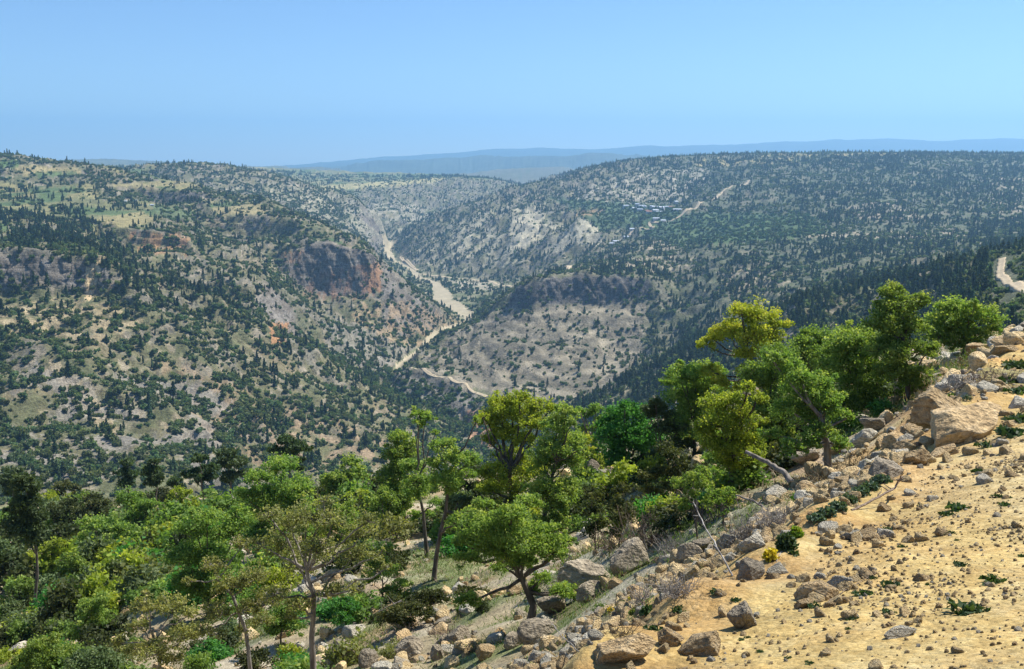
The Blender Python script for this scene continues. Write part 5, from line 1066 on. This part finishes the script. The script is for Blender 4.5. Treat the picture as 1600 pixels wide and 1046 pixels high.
cl = sstep(-.15, .35, noise2(QX/2.2, QY/2.2, 111)+.5*noise2(QX/.8, QY/.8, 112)); cl2 = sstep(-.1, .4, noise2(QX/6, QY/6, 113))
onroad = (SQ > .5)*1.0; lipm = sstep(-3.2, -.8, SQ)*sstep(.7, -.2, SQ); rough = sstep(10, 15, QY)*sstep(0, 1, SQ)*sstep(60, 30, QY); slp = (SQ < -.8)*1.0
def gravel(name, dens, smin, smax, protos_me, label, seed, ind=0, ind_label=None, pw=2.5, sink=.25, cap=.02):
    r = np.random.default_rng(seed); d_ = dens*nearc*screen; p = scatter(d_, r); n = len(p); s = smin+(smax-smin)*r.random(n)**pw; s = np.minimum(s, p[:, 1]*cap); s = np.maximum(s, .006); p[:, 2] += s*(.5-sink)*.6
    app = s/p[:, 1]; od = np.argsort(-app); protos = []
    for q, k in enumerate(od[:max(ind, len(protos_me))]):
        u, v, rs = near_place(p[k]); side = 'on the bare orange road' if rs > .8 else ('in the crumbly lip of the road' if rs > -1.5 else 'on the grassy slope below the road')
        far_ = 'near the viewer' if p[k, 1] < 9 else ('at middle distance' if p[k, 1] < 22 else 'towards the oaks')
        o = place('stone', protos_me[q % len(protos_me)], p[k], float(s[k]), r.uniform(0, 6.28), '%s %s %s' % (ind_label or 'small stone', side, far_), 'stone', 'loose stones of the roadside')
        o.scale = (s[k], s[k]*r.uniform(.7, 1), s[k]*r.uniform(.5, .85)); o.rotation_euler = (r.uniform(-.4, .4), r.uniform(-.4, .4), r.uniform(0, 6.28))
        if q < len(protos_me): protos.append(o)
    rest = np.ones(n, bool); rest[od[:max(ind, len(protos_me))]] = False
    instancer(name, p[rest], s[rest], protos, label, seed); print(name, n)
ynear = sstep(14, 5, QY)
gravel('slope_rubble', slp*(.25+2.2*cl*cl2)*sstep(85, 30, QY)*3.4+lipm*(6+6*sstep(8, 14, QY))*(.2+cl)*sstep(60, 20, QY)*.8+rough*1.6*(.2+cl), .09, .62, RS_, 'broken limestone rubble over the slope', 501, 292, 'angular stone', 5.0, .3)
gravel('lip_rubble', sstep(-5, -2.2, SQ)*sstep(1.8, .1, SQ+.6*noise2(QX/1.5, QY/1.5, 121))*(14+70*cl)*sstep(30, 12, QY), .03, .17, [RS_[1], RS_[2], RS_[3], RS_[1], RS_[5]], 'crumbled clods and broken rock along the lip of the road', 507, 0, 'clod', 4, .35, .013)
gravel('road_gravel', onroad*(12+50*cl)*sstep(2200, 1650, QU)*sstep(34, 12, QY)*(1+2*ynear)+lipm*130*(.25+cl)*sstep(30, 12, QY), .008, .06, RP, 'loose gravel scattered over the dirt road', 503, 0, 'pebble', 6, .35, .0062)
gravel('fine_gravel', onroad*sstep(17, 6, QY)*(160+420*cl*(.3+sstep(0, 3, QX-.2*QY))), .006, .024, RP, 'fine gravel on the near road surface', 505, 0, 'pebble', 2.5, .3, .0045)

# ------------------------------------------------------------------ grass, weeds, bushes and dead wood
M_grass = leaf_mat('spring_grass', (.05, .10, .02), (.10, .17, .035), (.20, .25, .06), .4, .3)
M_dry = leaf_mat('dry_straw', (.16, .12, .07), (.28, .22, .13), (.42, .35, .22), .2, .25)
M_weed = leaf_mat('dark_weed_leaves', (.025, .06, .022), (.045, .09, .032), (.09, .14, .05), .3, .15)
M_creep = leaf_mat('blue_green_creeper_leaves', (.035, .07, .045), (.06, .11, .07), (.12, .18, .11), .3, .15)
M_lime = leaf_mat('bright_spurge_leaves', (.07, .16, .02), (.14, .28, .03), (.30, .40, .04), .4, .1)
M_flow = leaf_mat('yellow_spurge_flowers', (.45, .38, .03), (.62, .52, .04), (.75, .62, .08), .3, .1)
M_twig = bark_mat('silvery_dead_wood', (.16, .14, .12), (.42, .39, .35), 20)
M_twigd = bark_mat('brown_dead_wood', (.10, .07, .05), (.27, .2, .15), 20)
def tuft_mesh(name, seed, mat, n=34, h=.075, sp=.13, wd=.006):
    r = np.random.default_rng(seed); V, Q = [], []
    for k in range(n):
        b = np.array([r.normal(0, sp), r.normal(0, sp), -.02]); d = np.array([r.normal(0, .55), r.normal(0, .55), 1.0]); hh = h*r.uniform(.5, 1.1); a = r.uniform(0, 6.28); w_ = np.array([math.cos(a), math.sin(a), 0])*wd
        m_ = b+d*hh*.55; t = b+d*hh*.85+np.array([d[0], d[1], 0])*hh*.45; c = len(V); V += [b-w_, b+w_, m_+w_*.8, m_-w_*.8, t, t]; Q += [(c, c+1, c+2, c+3), (c+3, c+2, c+4, c+5)]
    V = np.array(V); V[5::6] += 1e-4
    return mesh_np(name, V, Q, mat, {'tint': ('FACE', 'FLOAT', np.clip(r.normal(.5, .25, len(Q)), 0, 1))}, smooth=False)
GT = [tuft_mesh('grass_tuft', 600+i, (M_grass, M_grass, M_dry, M_grass)[i % 4]) for i in range(5)]
DT = [tuft_mesh('dry_grass_tuft', 620+i, M_dry, 34, .17, .16, .005) for i in range(3)]
gd = slp*(.6+9*sstep(-.1, .35, noise2(QX/5, QY/5, 71)+.5*noise2(QX/1.6, QY/1.6, 72)))*sstep(110, 35, QY)*nearc*screen*.85
rg = np.random.default_rng(91); pg = scatter(gd, rg); sg = rg.uniform(.55, 1.35, len(pg))*np.clip(pg[:, 1]/17, .35, 1.7)
protos = []
for q in range(5): protos.append(place('grass_tuft', GT[q], pg[q], float(sg[q]), 0, 'short grass tuft growing between slope stones', 'grass tuft', 'grass tufts on the slope'))
instancer('slope_grass', pg[5:], sg[5:], protos, 'short spring grass between the stones of the slope', 701); print('grass', len(pg))
dd_ = lipm*1.5*(SQ < -.3)*sstep(60, 30, QY)*cl*.5+slp*.25*cl*sstep(70, 30, QY)*(SQ > -9); pdz = scatter(dd_*nearc*screen, rg); protos = []
for q in range(3): protos.append(place('dry_grass_tuft', DT[q], pdz[q], 1.0, 0, 'straw coloured dry grass tuft on the bank', 'grass tuft', 'dry grass tufts on the bank'))
instancer('dry_grass', pdz[3:], rg.uniform(.5, 1.2, len(pdz)-3)*np.clip(pdz[3:, 1]/16, .35, 1.3), protos, 'dry straw on the bank below the road', 703); print('dry', len(pdz))
def weed_mesh(name, seed, mat, n=70, flat=.35, size=.16, el=2.2):
    r = np.random.default_rng(seed); a = r.uniform(0, 6.28, n); q = r.uniform(0, .5, n)**.8
    p = np.stack([np.cos(a)*q, np.sin(a)*q*.8, flat*.5*r.random(n)*(1-q)+.02], 1); V, Q = leaf_quads(p, np.full(n, size), r, el)
    V[:, 2] = np.maximum(V[:, 2], -.02); return mesh_np(name, V, Q, mat, {'tint': ('FACE', 'FLOAT', np.clip(r.normal(.5, .25, n), 0, 1))}, smooth=False)
WM = [weed_mesh('weed', 640+i, M_weed) for i in range(4)]
WD = [(1483, 835, 18), (1497, 797, 34), (1480, 806, 22), (1410, 857, 14), (1560, 778, 17), (1577, 779, 9), (1571, 790, 18), (1503, 886, 20), (1550, 912, 36), (1513, 957, 54), (1391, 917, 28), (1450, 916, 9), (1349, 932, 26), (1330, 968, 22), (1532, 740, 24), (1540, 700, 30), (1582, 682, 46), (1596, 660, 40), (1495, 845, 8),
 (1440, 792, 12), (1387, 830, 16), (1365, 905, 12), (1232, 1030, 12), (1265, 1038, 14), (1168, 998, 10), (1158, 1003, 10), (1188, 1020, 12), (1275, 950, 22), (1240, 870, 18), (1408, 880, 9), (1597, 872, 12), (1390, 960, 20), (1325, 985, 9), (1120, 930, 20), (1150, 940, 16), (1060, 960, 22), (1020, 985, 26), (1590, 575, 40), (1575, 600, 30), (1590, 615, 34)]
near_w = ['left of', 'right of', 'just below', 'just above']
for k, (u, v, w_) in enumerate(WD):
    B = near_hit(u, v); s = w_*B[1]/FP*1.15; o = bpy.data.objects.new('weed', WM[k % 4]); o.location = B; o.scale = (s, s, s); o.rotation_euler = (0, 0, k*1.3)
    ref = min(BL, key=lambda b: (b[0]-u)**2+(b[1]-v)**2); dx, dy_ = u-ref[0], v-ref[1]
    rel = near_w[0 if dx < 0 else 1] if abs(dx) > abs(dy_) else near_w[2 if dy_ > 0 else 3]
    lb = '%s weed %s the %s' % ('broad' if w_ > 30 else 'leafy' if w_ > 18 else 'little', rel, ' '.join(ref[5].split()[:9]))
    link(o); tag(o, lb, 'weed', 'weeds on the dirt road')
def plant(name, label, cat, u, v, w_, h_, mat, seed, n=400, el=1.8, size=.09, group=None, stem=True):
    B = near_hit(u, v+h_*.45); m = B[1]/FP; r = np.random.default_rng(seed); W, H = w_*m, h_*m
    d = r.normal(size=(n, 3)); d /= np.linalg.norm(d, axis=1)[:, None]; rr_ = r.uniform(.3, 1, n)**.5; p = d*rr_[:, None]*[W*.5, W*.4, H*.55]; p[:, 2] = np.abs(p[:, 2])*1.4+.01
    p += .06*W*np.round(r.normal(size=(n, 3)))
    V, Q = leaf_quads(p, np.full(n, max(size*W, .02)), r, el); me = mesh_np(name, V, Q, mat, {'tint': ('FACE', 'FLOAT', np.clip(.3+.5*p[:, 2]/H+r.normal(0, .15, n), 0, 1))}, smooth=False)
    o = bpy.data.objects.new(name, me); o.location = B; link(o); tag(o, label, cat, group); return o
for k in range(7):
    u = 1275+k*17; v = 812-k*10.5; plant('creeper', ['lowest leftmost', 'second lowest', 'third from the bottom', 'middle', 'third from the top', 'second highest', 'highest rightmost'][k]+' clump of the blue green creeper beside the fallen log', 'creeper', u, v, 30, 14, M_creep, 800+k, 260, 1.6, .13, 'blue green creeper clumps')
plant('spurge', 'bright green bushy plant above the yellow flowered spurge', 'plant', 1228, 846, 32, 30, M_weed, 811, 500, 1.8, .11); plant('spurge', 'yellow flowering spurge on the lip of the road', 'plant', 1203, 866, 24, 22, M_flow, 812, 300, 1.2, .09)
plant('spurge', 'lime green plant behind the yellow spurge', 'plant', 1243, 832, 20, 20, M_lime, 813, 260)
for k, (u, v, w_, mm, lb) in enumerate(((988, 936, 16, M_flow, 'yellow flowers right of the flat brown stone'), (954, 957, 12, M_flow, 'small yellow flowers in the grass below the big square block'), (900, 985, 12, M_flow, 'orange yellow flowers above the wide yellow slab'), (888, 997, 10, M_flow, 'lowest yellow flowers near the broad pale boulder'), (1010, 955, 22, M_weed, 'dark green plant right of the yellow flowers'),
        (1340, 662, 26, M_lime, 'lime tuft in the shade of the broad oak'), (1248, 778, 26, M_lime, 'lime grass tuft below the bare brown trunk'), (1510, 622, 18, M_creep, 'blue green plant above the rounded pitted boulder'), (1485, 620, 14, M_lime, 'lime plant beside the silvery brush'), (1120, 775, 14, M_lime, 'lime sprig under the ragged oak'), (990, 960, 16, M_grass, 'pale green clump above the ochre block'), (940, 948, 26, M_grass, 'green clump below the big square block'))):
    plant('wild_flower' if mm is M_flow else 'herb', lb, 'flowers' if mm is M_flow else 'plant', u, v, w_, w_*.7, mm, 830+k, 160, 1.4, .12, 'small flowering plants and herbs on the slope')
def stick(name, label, pts_, r0, r1, mat=None, cat='branch', side=0, seed=0, lift=0.0, group='fallen branches and dead wood'):
    r = np.random.default_rng(seed+5); B = near_hit(pts_[0][0], pts_[0][1]); d = B[1]; m = d/FP
    P_ = [B]+[px(u, v, d+.3*k) for k, (u, v) in enumerate(pts_[1:], 1)]
    for k in range(1, len(P_)):
        gz = float(ground_z(P_[k][0], P_[k][1])[0]); P_[k] = np.array([P_[k][0], P_[k][1], max(P_[k][2], gz+.01)])
    P_ = np.array(P_); n = 4*len(P_); t = np.linspace(0, len(P_)-1, n); F_ = np.stack([np.interp(t, range(len(P_)), P_[:, i]) for i in range(3)], 1); F_[1:-1] += r.normal(0, .8*m, (n-2, 3)); A = Acc()
    A.add(tube(F_, np.linspace(r0, r1, n)*m, 6))
    for k in range(side):
        i = r.integers(n//4, n-1); e = F_[i]+r.normal(0, 1, 3)*[10*m, 10*m, 9*m]+[0, 0, 5*m]; A.add(limb(F_[i], e, max(r1, .5)*m*.9, .3*m, r, 5, 0, .08))
    me = A.mesh(name, mat or M_twig, B); o = bpy.data.objects.new(name, me); o.location = B; link(o); tag(o, label, cat, group); return o
stick('dead_pole', 'pale bare pole leaning up left among brush in the centre right', [(1145, 901), (1120, 855), (1100, 820), (1083, 785)], 1.6, 1.0, side=5, seed=1)
stick('bent_trunk', 'thick bent grey trunk rising left beside the squared boulder', [(1238, 758), (1225, 738), (1200, 722), (1165, 706)], 6, 3.2, M_limb, side=2, seed=2)
stick('fallen_branch', 'fallen branch right of the stout dark trunk', [(1202, 798), (1180, 785), (1150, 774)], 2.5, 1.5, M_limb, side=3, seed=3)
stick('fallen_log', 'reddish brown log with roots above the blue green creeper', [(1330, 800), (1365, 782), (1395, 765), (1410, 745)], 2.2, 1.6, M_twigd, side=8, seed=4)
stick('fallen_branch', 'thin pale twig crossing the slope above the wide yellow slab', [(905, 1022), (880, 995), (862, 975)], 1.0, .6, side=3, seed=5)
stick('fallen_branch', 'thin stick lying on the road beside the half sunk boulder', [(1290, 945), (1330, 936), (1372, 931)], .8, .4, M_twigd, side=2, seed=6)
stick('dead_branch', 'long silvery dead branch above the squat junipers', [(545, 980), (580, 972), (625, 969)], 2.0, .8, side=6, seed=7); stick('dead_branch', 'silvery dead branch curving below the long one', [(515, 995), (545, 990), (575, 980)], 1.6, .6, side=5, seed=8)
stick('dead_branch', 'brown branch reaching right from the silvery limbed oak', [(560, 975), (595, 955), (628, 938)], 2.2, .8, M_limb, side=6, seed=9)
stick('fallen_branch', 'little stick under the spurge on the road lip', [(1213, 880), (1228, 870), (1240, 862)], 1.0, .5, side=2, seed=10)
for k in range(9):
    u = 1490+k*4; stick('dead_stick', ['leftmost', 'second', 'third', 'fourth', 'middle', 'sixth', 'seventh', 'eighth', 'rightmost'][k]+' stick from the left in the silvery brush heap above the pitted boulder', [(u, 618-k*2), (u+(-18, 14, -8, 20, -14, 9, -20, 16, 3)[k], 598-(k % 3)*7)], 1.1, .5, side=2, seed=20+k, group='silvery sticks of the brush heap')
def brush(name, label, u, v, w_, h_, n, mat, seed, cat='brush'):
    B = near_hit(u, v+h_*.45); m = B[1]/FP; r = np.random.default_rng(seed); A = Acc()
    for k in range(n):
        a = B+np.array([r.normal(0, w_*.25*m), r.normal(0, w_*.2*m), 0]); e = a+np.array([r.normal(0, w_*.3*m), r.normal(0, w_*.2*m), h_*m*r.uniform(.3, 1.05)]); A.add(limb(a, e, .55*m, .25*m, r, 5, r.uniform(-.3, .5), .12))
    me = A.mesh(name, mat, B); o = bpy.data.objects.new(name, me); o.location = B; link(o); tag(o, label, cat, 'dry brush on the slope')
for k, (u, v, w_, h_, n, mm, lb) in enumerate(((1015, 825, 90, 60, 160, M_twigd, 'large dark heap of dead brush behind the rough boulder'), (1050, 850, 60, 45, 90, M_twig, 'grey dead brush left of the pale leaning pole'), (955, 845, 60, 35, 70, M_twigd, 'dark brush under the paired junipers'), (1165, 830, 60, 45, 110, M_twig, 'pale dry brush above the bright white boulder'),
        (1215, 810, 70, 35, 110, M_twig, 'dry grey brush between the fallen branch and the spurge'), (1060, 915, 60, 30, 120, M_twig, 'dry grey stalks along the road lip at centre right'), (1010, 930, 50, 26, 80, M_twig, 'dry stalks right of the flat brown stone'), (1290, 745, 60, 30, 90, M_dry, 'straw coloured dry bush below the bare brown trunk'),
        (1350, 725, 60, 28, 90, M_dry, 'straw coloured dry bush above the long grey slab'), (1500, 600, 60, 26, 70, M_twig, 'low grey twigs in the silvery brush heap'), (1560, 590, 70, 18, 80, M_twigd, 'reddish low brush on the bank at the far right'), (1105, 800, 50, 50, 60, M_twigd, 'dark twiggy brush under the light green little tree'), (970, 985, 50, 20, 60, M_dry, 'dry straw above the wide yellow slab'), (700, 985, 50, 20, 50, M_twigd, 'dark twigs behind the shaded boulders'))):
    brush('dry_brush', lb, u, v, w_, h_, n, mm, 900+k)
# leafy undergrowth, each bush its own object
def bush_protos(mat, seed, cnt=3, n=1500, size=.085):
    out = []
    for q in range(cnt):
        r = np.random.default_rng(seed+q); nc = 26; c = r.normal(size=(nc, 3)); c /= np.linalg.norm(c, axis=1)[:, None]; c *= r.uniform(.25, .6, nc)[:, None]*[1, 1, .8]; c[:, 2] = np.abs(c[:, 2])*1.25+.08
        k = r.integers(0, nc, n); p = c[k]+r.normal(size=(n, 3))*.085; V, Q = leaf_quads(p, np.full(n, size*.75), r, 1.5)
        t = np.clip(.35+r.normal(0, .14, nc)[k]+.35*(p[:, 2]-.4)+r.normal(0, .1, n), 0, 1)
        me = mesh_np('bush_crown', V, Q, mat, {'tint': ('FACE', 'FLOAT', t)}, smooth=False); A = Acc()
        for i in range(0, nc, 3): A.add(limb(np.array([0, 0, -.08]), c[i], .022, .007, r, 5, .1, .08))
        out.append((me, A.mesh('bush_stems', M_dark, np.zeros(3))))
    return out
BK = [(bush_protos(M_oakA, 1000), 'bright green leafy bush'), (bush_protos(M_oakE, 1010), 'dark olive bush'), (bush_protos(M_oakF, 1020), 'grey green bush'), (bush_protos(M_oakB, 1030), 'yellow green bush'), (bush_protos(M_oakC, 1040, 2), 'deep green bush'), (bush_protos(M_oakD, 1050, 2, 700), 'thin brownish bush')]
def where_bush(u, v):
    for a, b, c, d_, s in ((0, 190, 700, 860, 'by the far left pine'), (190, 400, 700, 830, 'just under the brow pines'), (400, 600, 700, 800, 'under the brow near the lone small oak'), (0, 190, 860, 1300, 'in the bottom left corner thicket'), (190, 420, 830, 940, 'below the bushy bright left oak'), (190, 420, 940, 1300, 'under the scraggy brown oaks'),
                           (420, 620, 800, 900, 'behind the silvery limbed oak'), (420, 620, 900, 1300, 'at the foot of the silvery limbed oak'), (600, 760, 700, 860, 'between the left stems of the central oaks'), (600, 780, 860, 1300, 'among the boulders at bottom centre'), (760, 920, 700, 860, 'under the large central oaks'), (900, 1060, 650, 760, 'around the emerald tree'), (880, 1060, 760, 880, 'between the junipers and the brush heap'), (1060, 1230, 600, 860, 'under the ragged yellow green oak'), (1230, 1480, 500, 720, 'in the shade of the right hand oaks')):
        if a <= u < b and c <= v < d_: return s
    return 'on the open slope'
rb_ = np.random.default_rng(33); cnt = 0
BZ = [(0, 200, 800, 1090, 70, (.9, 2.6), (3, 4, 3, 2, 2, 1)), (180, 440, 790, 950, 55, (.9, 2.6), (6, 2, 2, 3, 2, 1)), (180, 640, 930, 1120, 42, (.6, 1.8), (5, 2, 1, 2, 2, 3)), (400, 640, 770, 900, 34, (.8, 2.2), (6, 2, 2, 2, 1, 1)), (600, 760, 770, 850, 12, (.7, 1.6), (3, 4, 2, 1, 1, 0)), (690, 900, 780, 870, 20, (.8, 1.9), (3, 4, 1, 1, 1, 0)),
      (900, 1140, 730, 840, 30, (.8, 2.0), (3, 5, 2, 2, 1, 1)), (1030, 1240, 690, 770, 22, (.8, 2.0), (4, 4, 1, 1, 1, 0)), (1200, 1460, 600, 690, 24, (.7, 1.9), (4, 4, 2, 1, 1, 0)), (560, 760, 930, 985, 10, (.5, 1.1), (1, 5, 1, 0, 0, 0)), (0, 600, 770, 830, 40, (.9, 2.2), (4, 4, 3, 2, 1, 1))]
for (u0, u1, v0, v1, n, (s0, s1), wt) in BZ:
    for k in range(n):
        u, v = rb_.uniform(u0, u1), rb_.uniform(v0, v1); B = near_hit(u, v)
        if B[1] > 168 or B[1] < 6: continue
        if road_side(B[0], B[1]) > -2.5: continue
        q = rb_.choice(6, p=np.array(wt)/sum(wt)); prs, nm_ = BK[q]; cr, st = prs[rb_.integers(len(prs))]; s = rb_.uniform(s0, s1)*min(1.6, max(.55, B[1]/45))
        root = bpy.data.objects.new('bush', None); root.location = B; root.scale = (s*rb_.uniform(.9, 1.3), s, s*rb_.uniform(.7, 1.15)); root.rotation_euler = (0, 0, rb_.uniform(0, 6.28)); link(root)
        vv = float(v_of_e(B[2]/B[1])); sz = 'large' if s > 1.9 else ('low' if s < 1.0 else 'middling')
        tag(root, '%s %s %s' % (sz, nm_, where_bush(float(u_of(B[0]/B[1], vv)), vv)), 'bush', 'leafy bushes of the near slope')
        link(bpy.data.objects.new('crown', cr), root); link(bpy.data.objects.new('stem', st), root); cnt += 1
print('bushes', cnt, round(time.time()-T0, 1))
